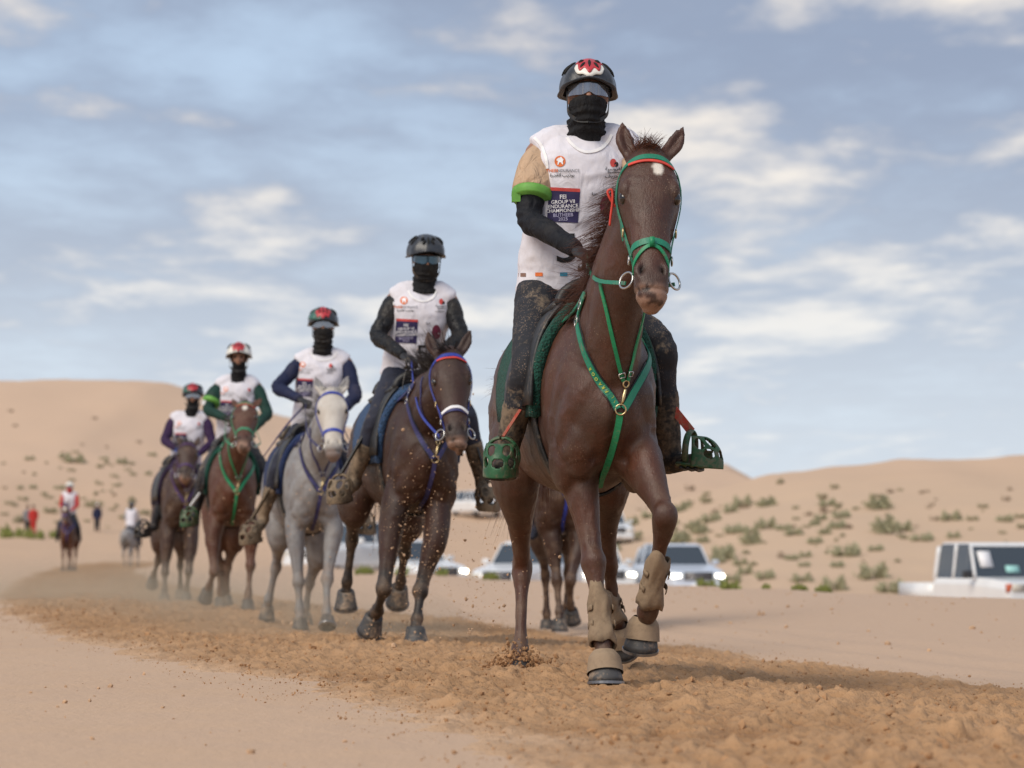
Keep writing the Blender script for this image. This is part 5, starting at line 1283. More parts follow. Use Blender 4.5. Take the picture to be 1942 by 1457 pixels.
S3 = rider_S(D, (.05, -1, 0), pel=(594, 812), chest=(608, 714), nk=(612, 672), hd=(613, 618), sR=(568, 690), eR=(526, 736), wR=(568, 757), sL=(657, 690), eL=(674, 750), wL=(640, 790), hR=(574, 820), kR=(530, 882), aR=(500, 975), tR=(478, 1018), hL=(616, 820), kL=(668, 882), aL=(684, 965), tL=(694, 998))
NAVYSL = cloth('navy_sleeve', (0.014, 0.020, 0.060), 0.75, 0.6, 0.25, 0.08, scale=14)
r3 = make_rider(S3, dict(label='rider in navy sleeves with green and red helmet on the grey horse', voxel=.013, legs=NAVYJODH, boot=CHAPT, gaiter=BLACKKNIT, lens=LENS_CLEAR, sleeveR=(NAVYSL,), sleeveL=(NAVYSL,), glove=GLOVE,
    helm=dict(shell=HELM_DK, half=HELM_GREEN, red=HELM_RED, rim=HELM_DK), tilt=.1, seed=9, gtop=-.036))
stirrup(h3, W(480, 1024, D - .22), (-.5, -.85, -.25), (0, 0, 1), CAGET, sd3, 1.12, CAGET, W(528, 900, D - .1)); stirrup(h3, W(692, 1006, D - .15), (.3, -.9, -.2), (0, 0, 1), CAGET, sd3, 1.1)
reins(h3, (S3['wR'] + np.array([.05, -.06, -.02]), S3['wL']), NAVYW)
w_ = Geo(); w_.tube([W(585, 762, D - .3), W(545, 805, D - .28), W(500, 866, D - .2)], [.008, .007, .004], (0, 1, 0), n=8, sub=4); tag(w_.obj('riding_whip', NAVYW), 'dark slender riding whip held by the rider on the grey horse', 'whip')
binding(r3, [(588, 668), (598, 680), (613, 684), (630, 680), (640, 668)]); binding(r3, [(551, 672), (558, 682), (561, 696)]); bib_prints(r3, 574, 692, .525, None, None, False)

# -- fourth: red chestnut with green tack
D = 27.7; F4 = frame(436, D, 8)
h4 = make_horse(dict(frame=F4, label='reddish chestnut horse with pale green bridle and noseband, nose held high', coat=REDBAY, hair=REDH, poll=W(465, 770, D - .92), muzzle=W(462, 854, D - 1.36), hlat=(1, .06, 0), voxel=.014, ears=((-.122, -.17), (.145, -.17)), star=(.2, 0, .03),
    rf=offs([(412, 960, -.40), (404, 1020, -.44), (406, 1084, -.56), (397, 1112, -.36), (394, 1120, -.32)], D), lf=offs([(478, 960, -.40), (476, 1020, -.45), (475, 1072, -.52), (471, 1128, -.56), (470, 1139, -.58)], D),
    rh=offs([(420, 950, .78), (410, 1010, .66), (414, 1066, .90), (418, 1124, .95), (418, 1135, .97)], D), lh=offs([(460, 950, .78), (446, 1016, .66), (432, 1074, .90), (430, 1120, 1.0), (429, 1130, 1.02)], D),
    rf_hoof=((-.25, .55, -.75), (-.1, -.8, -.6), HOOF_M, None), lf_hoof=((0, 0, -1), F4.f, HOOF_M, None), legdust=.8, bodydust=.08, pale=.9, muzz=.4, seed=6, hairq=.4, blow=(-.3, .1, 0), wind=.5))
GREENP = plain('pale_green_webbing', (0.05, 0.27, 0.14), 0.6, var=0.3)
bridle(h4, GREENP, REDWEB, None, nose=GREENP, simple=True); harness(h4, GREEN2, GREEN2); sd4 = saddle(h4, dict(pad=PADG))
S4 = rider_S(D, (.03, -1, 0), pel=(444, 840), chest=(449, 757), nk=(452, 722), hd=(453, 679), sR=(414, 735), eR=(394, 778), wR=(430, 794), sL=(487, 735), eL=(507, 784), wL=(484, 812), hR=(426, 846), kR=(388, 900), aR=(371, 968), tR=(362, 986), hL=(464, 846), kL=(504, 900), aL=(512, 965), tL=(516, 990))
GREENSL = cloth('bottle_green_sleeve', (0.012, 0.045, 0.035), 0.75, 0.6, 0.25, 0.08, scale=14)
r4 = make_rider(S4, dict(label='rider in bottle green sleeves, lime arm band and white helmet with red badge', voxel=.015, legs=JODH, boot=JODH, hood=BLACKKNIT, sleeveR=(GREENSL, GREENSL, LIME), sleeveL=(GREENSL,), glove=GLOVE, bandwhite=True,
    helm=dict(shell=HELM_WHITE, red=HELM_RED, rim=HELM_DK, peak=.006), tilt=.08, seed=10))
stirrup(h4, W(362, 992, D - .22), (-.4, -.9, -.2), (0, 0, 1), CAGEG, sd4, 1.1, WHITE_TRIM, W(388, 925, D - .1)); stirrup(h4, W(516, 996, D - .15), (.3, -.9, -.2), (0, 0, 1), CAGEG, sd4, 1.1)
reins(h4, (S4['wR'], S4['wL']), GREEN2); bib_prints(r4, 428, 738, .44, None, None, False)

# -- fifth: brown, purple sleeves
D = 33.3; F5 = frame(338, D, 10)
h5 = make_horse(dict(frame=F5, label='brown horse under the purple sleeved rider, last of the close string', coat=BROWN, hair=BAYH, poll=W(357, 844, D - 1.02), muzzle=W(350, 912, D - 1.30), hlat=(1, .1, 0), voxel=.016, ears=((-.115, -.25), (.110, -.25)),
    rf=offs([(322, 990, -.40), (316, 1040, -.44), (313, 1084, -.50), (312, 1120, -.56), (312, 1128, -.58)], D), lf=offs([(366, 990, -.40), (362, 1040, -.44), (358, 1084, -.54), (354, 1118, -.46), (353, 1125, -.44)], D),
    rh=offs([(318, 975, .78), (304, 1026, .66), (300, 1062, .90), (292, 1090, 1.10), (290, 1097, 1.14)], D), lh=offs([(352, 975, .78), (346, 1026, .66), (342, 1070, .90), (342, 1112, 1.0), (342, 1120, 1.02)], D),
    rh_hoof=((-.1, .6, -.75), (-.1, -.75, -.6), HOOF_M, None), points=.6, legdust=.7, bodydust=.1, seed=7, hairq=.35, blow=(-.3, .1, 0), wind=.5))
bridle(h5, PURPLE, None, None, simple=True); harness(h5, PURPLE, PURPLE); sd5 = saddle(h5, dict(pad=PURPLEPAD))
S5 = rider_S(D, (.05, -1, 0), pel=(352, 886), chest=(358, 818), nk=(362, 788), hd=(366, 752), sR=(328, 798), eR=(313, 836), wR=(334, 852), sL=(391, 798), eL=(402, 840), wL=(376, 862), hR=(338, 892), kR=(312, 940), aR=(294, 992), tR=(274, 1008), hL=(370, 892), kL=(394, 940), aL=(400, 992), tL=(404, 1010))
PURPSL = cloth('plum_sleeve', (0.035, 0.014, 0.055), 0.75, 0.6, 0.25, 0.08, scale=14)
r5 = make_rider(S5, dict(label='rider in plum purple sleeves with blue gloves', voxel=.018, legs=JODH, boot=JODH, hood=BLACKKNIT, lens=LENS_CLEAR, sleeveR=(PURPSL,), sleeveL=(PURPSL,), glove=GLOVE_BLUE, helm=dict(shell=HELM_DK, red=HELM_RED, half=HELM_GREEN, rim=HELM_DK), tilt=.08, seed=11))
stirrup(h5, W(274, 1014, D - .2), (-.5, -.85, -.2), (0, 0, 1), BLACKLEATHER, sd5, 1.2); reins(h5, (S5['wR'], S5['wL']), PURPLE); bib_prints(r5, 340, 803, .37, None, None, False)

# -- sixth: mostly hidden behind the leading horse
D = 24.3; F6 = frame(1054, D, 5, -.10)
h6 = make_horse(dict(frame=F6, label='brown horse hidden behind the leading chestnut, only legs and chest showing', coat=BROWN, hair=BAYH, poll=W(1098, 760, D - 1.0), muzzle=W(1110, 880, D - 1.25), voxel=.014,
    rf=offs([(1042, 970, -.40), (1048, 1030, -.44), (1056, 1100, -.50), (1061, 1163, -.55), (1061, 1176, -.57)], D), lf=offs([(1098, 970, -.40), (1097, 1035, -.45), (1082, 1100, -.60), (1081, 1146, -.42), (1084, 1158, -.38)], D),
    rh=offs([(1038, 950, .78), (1026, 1020, .66), (1034, 1088, .90), (1037, 1166, .92), (1037, 1178, .92)], D), lh=offs([(1088, 950, .78), (1082, 1020, .66), (1078, 1085, .90), (1075, 1150, 1.0), (1075, 1162, 1.02)], D),
    lf_hoof=((.1, .5, -.8), (0, -.8, -.5), HOOF_M, None), rf_hoof=((0, 0, -1), F6.f, HOOF_M, None), legdust=.8, seed=8, hairq=.3))
sd6 = saddle(h6, dict(pad=BLUEPAD)); bridle(h6, BLUE, simple=True); harness(h6, BLUE, BLUE)
S6 = rider_S(D, (.02, -1, 0), pel=(1058, 838), chest=(1064, 748), nk=(1066, 708), hd=(1068, 664), sR=(1026, 722), eR=(1012, 775), wR=(1048, 800), sL=(1106, 722), eL=(1118, 775), wL=(1080, 805), hR=(1040, 846), kR=(1026, 912), aR=(1014, 996), tR=(1008, 1020), hL=(1078, 846), kL=(1108, 908), aL=(1112, 990), tL=(1116, 1010))
r6 = make_rider(S6, dict(label='rider hidden behind the leading rider, only a dark blue leg showing', voxel=.018, legs=NAVYJODH, boot=NAVYJODH, hood=BLACKKNIT, sleeveR=(NAVYSL,), sleeveL=(NAVYSL,), glove=GLOVE, helm=dict(shell=HELM_DK, rim=HELM_DK), seed=12))
reins(h6, (S6['wR'], S6['wL']), BLUE)

# -- two more, far back on the bend
LEGT = dict(rf=[(-.12, .36, .95), (-.12, .40, .78), (-.11, .48, .45), (-.11, .45, .16), (-.11, .46, .085)], lf=[(.12, .36, .95), (.12, .40, .78), (.11, .44, .45), (.11, .34, .17), (.11, .33, .095)],
            rh=[(-.14, -.78, 1.05), (-.14, -.66, .82), (-.12, -.92, .50), (-.11, -.86, .17), (-.11, -.84, .09)], lh=[(.14, -.78, 1.05), (.14, -.62, .82), (.12, -.80, .50), (.11, -.66, .17), (.11, -.64, .09)])
def far_horse(px, D, yaw, label, rlabel, ct, hr, sl, legm, shell, web, star=None):
    x = W(px, 1085, D)[0]; F = Frame((x, D, gz(x, D)), R(yaw)); lat = F.l
    h = make_horse(dict(frame=F, label=label, coat=ct, hair=hr, poll=F(0, .92, 1.88), muzzle=F(0, 1.22, 1.36), hlat=lat, voxel=.022, smooth=3, hairq=.2, ears=((-.115, -.25), (.115, -.25)), star=star, seed=9, **{k: [F(*p) for p in v] for k, v in LEGT.items()}))
    bridle(h, web, simple=True); saddle(h, dict(pad=NAVYPAD)); harness(h, web, web)
    S = {k: (F(*LF.inv(v)) if k[:2] not in ('fa', 'he', 'bk') else v) for k, v in lead_S.items()}; S['face'] = F.f; S['headup'] = (0, 0, 1)
    for a, b in (('kR', 'kL'), ('aR', 'aL'), ('tR', 'tL'), ('eR', 'eL'), ('hR', 'hL'), ('wR', 'wL'), ('sR', 'sL')):     # sit square
        p, q = LF.inv(lead_S[a]), LF.inv(lead_S[b]); m = (np.array([q[0] - p[0], q[1] + p[1], q[2] + p[2]])) / 2
        if a == 'tR': m = np.array([.34, .12, m[2]])
        S[a] = F(-m[0], m[1], m[2]); S[b] = F(m[0], m[1], m[2])
    for kx in ('pel', 'chest', 'nk', 'hd'): p = LF.inv(lead_S[kx]); S[kx] = F(0, p[1], p[2])
    S['bkR'] = S['bkL'] = (0, 0, 1)
    r = make_rider(S, dict(label=rlabel, voxel=.022, legs=legm, boot=legm, gaiter=sl if shell is HELM_WHITE else BLACKKNIT, sleeveR=(sl,), sleeveL=(sl,), glove=GLOVE, helm=dict(shell=shell, vents=False, rim=shell), seed=3, lens=LENS_CLEAR)); return h, r
REDSL = cloth('red_sleeve', (0.48, 0.035, 0.03), 0.75, 0.4, 0.15, 0.05)
far_horse(130, 86, 2, 'far off chestnut horse with white blaze coming round the bend', 'far off rider in red sleeves and white helmet', REDBAY, REDH, REDSL, JODH, HELM_WHITE, BLUE, (.3, 0, .05))
far_horse(250, 116, 172, 'small distant grey horse at the far end of the track', 'small distant rider in pale top on the grey horse', GREYC, GREYH, cloth('pale_sleeve', (.45, .46, .52), .8), JODH, HELM_DK, NAVYW)
# ---------------------------------------------------------------- vehicles
CARW = MB('white_car_paint'); CARW.set(color=CARW.mix(CARW.noise(3, 4), (0.66, 0.67, 0.69), (0.76, 0.76, 0.76)), rough=0.35, coat=0.5, coatr=0.1); CARW = CARW.m
CARB = plain('silver_blue_car_paint', (0.56, 0.61, 0.70), 0.35, var=.08, coat=0.5)
CARG = plain('grey_car_paint', (0.16, 0.17, 0.19), 0.35, var=.1, coat=0.5)
GLASS = MB('tinted_glass').set(color=(0.035, 0.045, 0.055), rough=0.06, coat=1.0).m
TYRE = plain('tyre_rubber', (0.02, 0.02, 0.02), 0.85); RIMM = plain('alloy_rim', (0.45, 0.45, 0.47), 0.35, 0.8); GRILLE = plain('dark_grille', (0.025, 0.026, 0.03), 0.5)
LAMP = MB('lit_headlamp').set(color=(0.8, 0.8, 0.75), emit=(1.0, 0.93, 0.74), emits=6.0).m; LAMPOFF = plain('unlit_headlamp', (0.55, 0.52, 0.46), 0.2); AMBER = plain('amber_indicator', (0.55, 0.12, 0.05), 0.3)
def loft(rings, name, mat, parent, smooth=False):
    n = len(rings[0]); V = [p for r in rings for p in r]; F = []
    for i in range(len(rings) - 1):
        for j in range(n): k = (j + 1) % n; F.append((i * n + j, i * n + k, i * n + n + k, i * n + n + j))
    F += [tuple(range(n)), tuple((len(rings) - 1) * n + j for j in range(n))][::1]
    g = Geo(); g.add(V, F); o = g.obj(name, mat, parent, smooth); fix_normals(o.data)
    md = o.modifiers.new('edge', 'BEVEL'); md.width = .025; md.segments = 2; md.limit_method = 'ANGLE'; md.angle_limit = R(22); return o
def vehicle(name, kind, paint, lights):
    root = empty(name, (0, 0, 0)); suv = kind == 'suv'
    def ring(x, zb, zt, w, c=.9): return [(x, s * w * q, z) for s, seq in ((1, ((.90, zb), (1.0, zb + .14), (1.0, zt - .16), (c, zt))), (-1, ((c, zt), (1.0, zt - .16), (1.0, zb + .14), (.90, zb)))) for q, z in seq]
    if suv:
        st = [(2.42, .42, .76, .74), (2.36, .32, .90, .86), (2.15, .30, .98, .94), (1.1, .30, 1.13, .97), (.92, .30, 1.16, .97), (-1.9, .30, 1.16, .97), (-2.25, .34, 1.16, .93), (-2.38, .42, 1.05, .86)]
        cab = [(.95, .80, 1.14, .80, 1.12), (.35, .80, 1.74, .68, 1.12), (.15, .80, 1.80, .66, 1.10), (-1.5, .80, 1.80, .66, 1.10), (-2.05, .80, 1.66, .66, 1.10), (-2.28, .80, 1.14, .78, 1.10)]
    else:
        st = [(2.45, .50, .92, .78), (2.42, .45, 1.08, .84), (2.2, .42, 1.13, .86), (.95, .42, 1.20, .88), (.85, .42, 1.22, .88), (-.80, .42, 1.22, .88), (-.84, .42, 1.22, .88)]
        cab = [(.98, .82, 1.18, .80, 1.16), (.62, .82, 1.86, .73, 1.16), (.50, .82, 1.92, .72, 1.16), (-.68, .82, 1.92, .72, 1.16), (-.80, .82, 1.84, .73, 1.16), (-.83, .82, 1.18, .80, 1.16)]
    loft([ring(*s) for s in st], 'body', paint, root)
    def cring(x, w0, zt, w1, z0): return [(x, w0, z0), (x, w1, zt - .02), (x, w1 * .94, zt), (x, -w1 * .94, zt), (x, -w1, zt - .02), (x, -w0, z0)]
    loft([cring(*c) for c in cab], 'cabin_glass', GLASS, root)
    rf = [c for c in cab[1:-1]]; loft([[(x, w1 * 1.0, zt - .03), (x, w1 * .97, zt + .02), (x, -w1 * .97, zt + .02), (x, -w1 * 1.0, zt - .03)] for x, w0, zt, w1, z0 in rf], 'roof', paint, root)
    zb = cab[0][4]
    for s in (-1, 1):
        def pil(a, b, r=.045):
            g = Geo(); g.tube([a, tuple((np.array(a) + b) / 2), b], [(r, r * .7)] * 3, (1, 0, 0), n=8, sub=2); g.obj('pillar', paint, root)
        c0, c1, c4, c5 = cab[0], cab[1], cab[-2], cab[-1]
        pil((c0[0], s * c0[1], zb - .02), (c1[0], s * c1[3], c1[2])); pil((c4[0], s * c4[3], c4[2]), (c5[0], s * c5[1], zb - .02), .07)
        mid = (-.25, -1.3) if suv else (-.02,)
        for x in mid: pil((x, s * .805, zb - .02), (x, s * cab[2][3] * 1.01, cab[2][2] - .03), .05)
        g = Geo(); g.box((cab[1][0] + .42, s * 1.04, zb + .10), (.06, .11, .085)); m = g.obj('mirror', paint if suv else GRILLE, root); md = m.modifiers.new('b', 'BEVEL'); md.width = .03; md.segments = 2
        if suv:
            g = Geo(); g.box((2.32, s * .70, .80), (.10, .15, .06)); h = g.obj('headlight', LAMP if lights else LAMPOFF, root); md = h.modifiers.new('b', 'BEVEL'); md.width = .035; md.segments = 2
            g = Geo(); g.box((2.36, s * .66, .55), (.04, .10, .05)); g.obj('fog_lamp', LAMP if lights == 2 else GRILLE, root)
        else:
            g = Geo(); g.box((2.42, s * .60, .98), (.03, .15, .09)); g.obj('headlight', LAMP if lights else LAMPOFF, root); g = Geo(); g.box((2.38, s * .80, .98), (.05, .05, .09)); g.obj('indicator', AMBER, root)
        for x in (1.5, -1.45):
            wz = .37; g = Geo(); ring_geo(g, (x, s * .84, wz), (0, 1, 0), .27, .105, 24, 10); w = g.obj('wheel', TYRE, root)
            g = Geo(); V = [(x, s * .93, wz)] + [(x + .20 * math.cos(a), s * .92, wz + .20 * math.sin(a)) for a in np.linspace(0, 2 * math.pi, 21)[:-1]] + [(x + .20 * math.cos(a), s * .75, wz + .20 * math.sin(a)) for a in np.linspace(0, 2 * math.pi, 21)[:-1]]
            F = [(0, 1 + j, 1 + (j + 1) % 20) for j in range(20)] + [(1 + j, 21 + j, 21 + (j + 1) % 20, 1 + (j + 1) % 20) for j in range(20)]; g.add(V, F); g.obj('rim', RIMM, w)
    g = Geo(); g.box((2.38 if suv else 2.43, 0, .80 if suv else .97), (.05, .46 if suv else .42, .13 if suv else .10)); gr = g.obj('grille', GRILLE, root)
    for zz in (-.07, 0, .07):
        g = Geo(); g.box((2.435 if suv else 2.485, 0, (.80 if suv else .97) + zz), (.006, .40, .012)); g.obj('bar', RIMM, gr)
    g = Geo(); g.box((2.42 if suv else 2.52, 0, .48 if suv else .62), (.06, .82, .10)); bp = g.obj('bumper', paint, root); md = bp.modifiers.new('b', 'BEVEL'); md.width = .04; md.segments = 2
    g = Geo(); g.box((2.49 if suv else 2.585, 0, .50 if suv else .62), (.006, .24, .055)); g.obj('number_plate', WHITE_TRIM, bp)
    if not suv:
        for a, h in (((-1.65, .86, .84), (.80, .02, .22)), ((-1.65, -.86, .84), (.80, .02, .22)), ((-1.65, 0, .66), (.80, .84, .03)), ((-2.44, 0, .84), (.02, .84, .22)), ((-.88, 0, .84), (.02, .84, .22))):
            g = Geo(); g.box(a, h); g.obj('bed_panel', paint, root)
        g = Geo(); g.box((.785, -.48, 1.58), (.01, .15, .19), Matrix.Rotation(R(-27), 3, 'Y')); g.obj('window_card', WHITE_TRIM, root)
        g = Geo(); g.box((.900, .12, 1.37), (.01, .16, .08), Matrix.Rotation(R(-27), 3, 'Y')); g.obj('dash_card', plain('pale_cyan_card', (.35, .65, .62), .7), root)
        g = Geo(); g.box((.30, .40, 1.35), (.18, .22, .30)); g.obj('seat', plain('seat_cloth', (.12, .11, .10), .9), root)
    return root
def children(o): return [c for c in bpy.data.objects if c.parent is o]
def copy_tree(o, parent=None):
    c = o.copy(); COL.objects.link(c); c.parent = parent
    for ch in children(o): copy_tree(ch, c)
    return c
CARS_G = 'vehicles parked behind the sand bank'
def place(o, px, d, yaw, label, cat='car', dz=0.0):
    x = W(px, 1100, d)[0]; o.location = (x, d, gz(x, d) + dz); o.rotation_euler = (0, 0, R(yaw)); tag(o, label, cat, CARS_G)
suv = vehicle('car', 'suv', CARW, 1); suvb = vehicle('car', 'suv', CARB, 1); suv0 = vehicle('car', 'suv', CARW, 0); suvg = vehicle('car', 'suv', CARW, 1); pick = vehicle('pickup_truck', 'pickup', CARW, 0)
def repaint(o, m0, m1):
    pass
CAR_SPOTS = [(suvb, 1284, 97, -77, 'pale silver blue car with both headlamps lit beside the green scrub'), (suv, 1122, 99, -77, 'white car with bright headlamps seen past the raised foreleg'),
             (suv0, 1000, 92, -112, 'white car with unlit lamps partly behind the hidden brown horse'), (suvg, 780, 99, -62, 'white car with one lit headlamp glowing behind the dark bay horse'),
             ('suv0', 668, 99, -128, 'white car parked behind the tail of the dark bay horse'), ('suv0', 902, 215, -60, 'tiny white car far up on the dune slope'), ('suv0', 1150, 150, -80, 'small white car far behind the line of cars')]
for o, px, d, yaw, lab in CAR_SPOTS:
    o = copy_tree(suv0) if isinstance(o, str) else o
    place(o, px, d, yaw, lab)
place(pick, 1872, 66, -70, 'white pickup truck with a paper card in its windscreen beyond the bank', 'pickup truck')

# ---------------------------------------------------------------- desert shrubs
def shrub_mat(name, col):
    m = MB(name); m.set(color=m.mix(m.noise(6, 4), tuple(x * .55 for x in col), tuple(x * 1.35 for x in col)), rough=.8, spec=.2); return m.m
SH = [shrub_mat('olive_shrub', (.42, .40, .26)), shrub_mat('dusty_shrub', (.44, .39, .26)), shrub_mat('fresh_green_shrub', (.27, .30, .09)), shrub_mat('dry_twig_shrub', (.32, .24, .17))]
def shrub_mesh(seed, mat, dense):
    r = np.random.default_rng(seed); V = []; F = []; lob = [(r.uniform(-.55, .55), r.uniform(-.35, .35), r.uniform(.25, .55)) for _ in range(6)]
    for i in range(dense):
        lx, ly, lr = lob[i % 6]; a = r.uniform(0, 6.28); e = r.uniform(.15, 1.5); R_ = lr * r.uniform(.45, 1.08)
        tip = np.array([lx + R_ * math.cos(a) * math.cos(e), ly + R_ * math.sin(a) * math.cos(e), R_ * 1.15 * math.sin(e) + .02]); base = np.array([lx * .7, ly * .7, 0]) * .9 + tip * .12
        mid = base * .45 + tip * .55 + r.normal(0, .02, 3); d = nrm(np.cross(tip - base, r.normal(0, 1, 3))) * .020; o = len(V)
        V += [base - d * .4, base + d * .4, mid + d, mid - d, tip]; F += [(o, o + 1, o + 2, o + 3), (o + 3, o + 2, o + 4)]
        for q in range(3):                                   # leaf sprays
            c = mid * (1 - q * .3) + tip * q * .3 + r.normal(0, .03, 3); u = r.normal(0, .035, 3); v = r.normal(0, .035, 3); o = len(V); V += [c - u, c + v, c + u, c - v]; F.append((o, o + 1, o + 2, o + 3))
    me = bpy.data.meshes.new('desert_shrub'); me.from_pydata([tuple(map(float, v)) for v in V], [], F); me.update(); me.materials.append(mat); return me
SHM = [[shrub_mesh(100 + 7 * k + j, SH[k], 170 if k != 3 else 80) for j in range(3)] for k in range(4)]
def hit_ground(px, py):
    d = np.geomspace(34, 420, 700); P = np.array([W(px, py, x) for x in d]); h = ground_h(P[:, 0], P[:, 1]); b = np.where(P[:, 2] <= h)[0]
    b = b[b > 0]
    return None if len(b) == 0 else P[b[0]]
SHRUB_R = [(1660,968,64),(1672,1012,62),(1712,1010,44),(1802,988,45),(1845,988,25),(1752,1028,50),(1908,992,36),(1808,1022,30),(1450,962,48),(1505,1018,40),(1545,1034,34),(1556,988,32),(1608,1058,62),(1662,1048,34),(1655,1100,72),(1692,1126,62),(1580,1122,58),(1500,1064,32),(1370,1064,58),(1412,1092,38),(1455,1100,42),(1520,1106,46),(1385,974,34),(1312,1004,40),(1282,1034,62),(1232,984,40),(1420,1034,50),(1480,918,24),(1350,992,44),(1392,1012,40),(1330,1030,34),(1560,945,22),(1935,985,26),(1938,1005,24),(1590,985,22),(1440,1000,24),(1250,1060,40),(1195,1000,36),(1180,1030,40),(1300,965,30),(1340,958,26)]
SHRUB_L = [(56,873,22),(122,872,25),(140,878,46),(144,862,15),(198,874,20),(230,882,24),(287,866,20),(280,901,18),(263,843,12),(179,797,13),(20,783,12),(28,810,13),(202,851,10),(45,899,12),(62,927,16),(37,931,16),(8,930,12),(114,930,24),(93,946,18),(45,950,22),(18,958,18),(96,976,28),(37,992,36),(9,977,16),(173,964,36),(213,970,14),(216,942,12),(250,954,22),(244,972,16),(233,987,22),(272,977,24),(164,992,14),(120,860,9),(155,845,9)]
SHRUB_G = [(20,1022,50),(62,1024,44),(110,1022,36),(1385,1118,44),(1450,1122,30),(1515,1128,34),(760,1092,44),(835,1092,40),(930,1100,34),(690,1090,40),(1560,1126,36),(1340,1112,40)]
def add_shrub(px, py, wpx, k, label, group):
    p = hit_ground(px, py)
    if p is None: return
    s = wpx / FPX * p[1] / 1.42; o = bpy.data.objects.new('desert_shrub', SHM[k][int(px) % 3]); COL.objects.link(o)
    o.location = (p[0], p[1], gz(p[0], p[1]) - .03 * s); o.rotation_euler = (0, 0, (px * 7 % 100) / 100 * .8 - .4); o.scale = (s, s, s * (1.05 + (px % 7) * .08)); tag(o, label, 'shrub', group)
LBL = {('R', 0): 'broad olive green shrub on the scrubby slope behind the parked cars', ('R', 1): 'small dusty pale shrub on the scrubby slope behind the parked cars', ('R', 3): 'small dry brown twiggy tuft on the scrubby slope behind the parked cars',
       ('L', 0): 'green shrub half way up the tall bare dune behind the distant rider', ('L', 1): 'dusty pale shrub near the foot of the tall bare dune', ('L', 3): 'tiny dark dry tuft high on the tall bare dune'}
GRP = {'R': 'shrubs on the scrubby slope', 'L': 'shrubs on the tall dune'}
for q in SHRUB_R: k = 0 if q[2] > 28 else 1; add_shrub(*q, k, LBL['R', k], GRP['R'])
for q in SHRUB_L: k = 0 if q[1] < 935 and q[2] > 15 else (3 if q[2] < 14 else 1); add_shrub(*q, k, LBL['L', k], GRP['L'])
for q in SHRUB_G: add_shrub(*q, 2, 'fresh green bush growing on the flat just beyond the sand bank', 'fresh green bushes on the flat')
rs = np.random.default_rng(21)
for _ in range(44): add_shrub(rs.uniform(0, 320), rs.uniform(880, 1008), rs.uniform(8, 17), 1, LBL['L', 1], GRP['L'])
for _ in range(34):
    px = rs.uniform(1150, 1600); py = rs.uniform(960, 1105); add_shrub(px, py, rs.uniform(26, 48), 0, LBL['R', 0], GRP['R'])
for _ in range(90):
    px = rs.uniform(1130, 1942); py = rs.uniform(925, 1080) if px > 1300 else rs.uniform(960, 1090); k = 1 if rs.random() < .6 else 3; add_shrub(px, py, rs.uniform(8, 24), k, LBL['R', k], GRP['R'])

# ---------------------------------------------------------------- onlookers far off
def onlooker(px, py, d, label, top, legm, hat=None):
    p = hit_ground(px, py); d = p[1]; z = p[2]; root = empty('person', (p[0], d, z)); tag(root, label, 'person', 'onlookers standing far off'); B = lambda x, y, h: (p[0] + x, d + y, z + h)
    g = Geo(); g.tube([B(0, 0, .85), B(0, 0, 1.1), B(0, 0, 1.35), B(0, 0, 1.48)], [(.15, .11), (.15, .11), (.19, .12), (.07, .07)], (1, 0, 0)); g.ell(B(0, -.01, 1.62), (.078, .095, .115)); g.tube([B(0, 0, 1.45), B(0, 0, 1.56)], [.055, .05])
    for s in (-1, 1):
        g.tube([B(.08 * s, 0, .88), B(.09 * s, -.01, .47), B(.10 * s, .02, .08)], [.085, .058, .04]); g.tube([B(.10 * s, .03, .05), B(.11 * s, -.12, .04)], [.045, .035]); g.tube([B(.19 * s, 0, 1.40), B(.24 * s, .02, 1.12), B(.22 * s, -.06, .88), B(.21 * s, -.07, .78)], [.05, .042, .033, .03])
        for f in range(4): g.tube([B(.21 * s + (f - 1.5) * .018, -.07, .79), B(.21 * s + (f - 1.5) * .02, -.085, .70)], [.011, .009], n=6)
        g.tube([B(.19 * s, -.08, .80), B(.17 * s, -.11, .74)], [.012, .010], n=6)
    link('body', remesh(g, 'body', .018, 2), SKIN, root)
    g = Geo(); g.tube([B(0, 0, .78), B(0, 0, 1.1), B(0, 0, 1.36), B(0, 0, 1.47)], [(.175, .135), (.17, .13), (.205, .135), (.09, .09)], (1, 0, 0))
    for s in (-1, 1): g.tube([B(.17 * s, 0, 1.41), B(.245 * s, .02, 1.12), B(.225 * s, -.06, .90)], [.068, .058, .045])
    link('jacket', remesh(g, 'jacket', .018, 2), top, root)
    g = Geo()
    for s in (-1, 1): g.tube([B(.07 * s, 0, .92), B(.09 * s, -.01, .47), B(.10 * s, .02, .09)], [.105, .08, .062])
    link('trousers', remesh(g, 'trousers', .018, 2), legm, root)
    g = Geo(); g.ell(B(0, .005, 1.68), (.09, .105, .085)); g.obj('hat', hat or top, root)
onlooker(184, 1010, 190, 'distant person in dark clothes standing alone beyond the bend', NAVYSL, JODH, WHITE_TRIM); onlooker(52, 1014, 185, 'distant person in grey clothes at the foot of the tall dune', cloth('grey_top', (.2, .2, .22)), JODH, JODH); onlooker(63, 1014, 186, 'distant person in a red top at the foot of the tall dune', REDSL, REDSL, JODH)

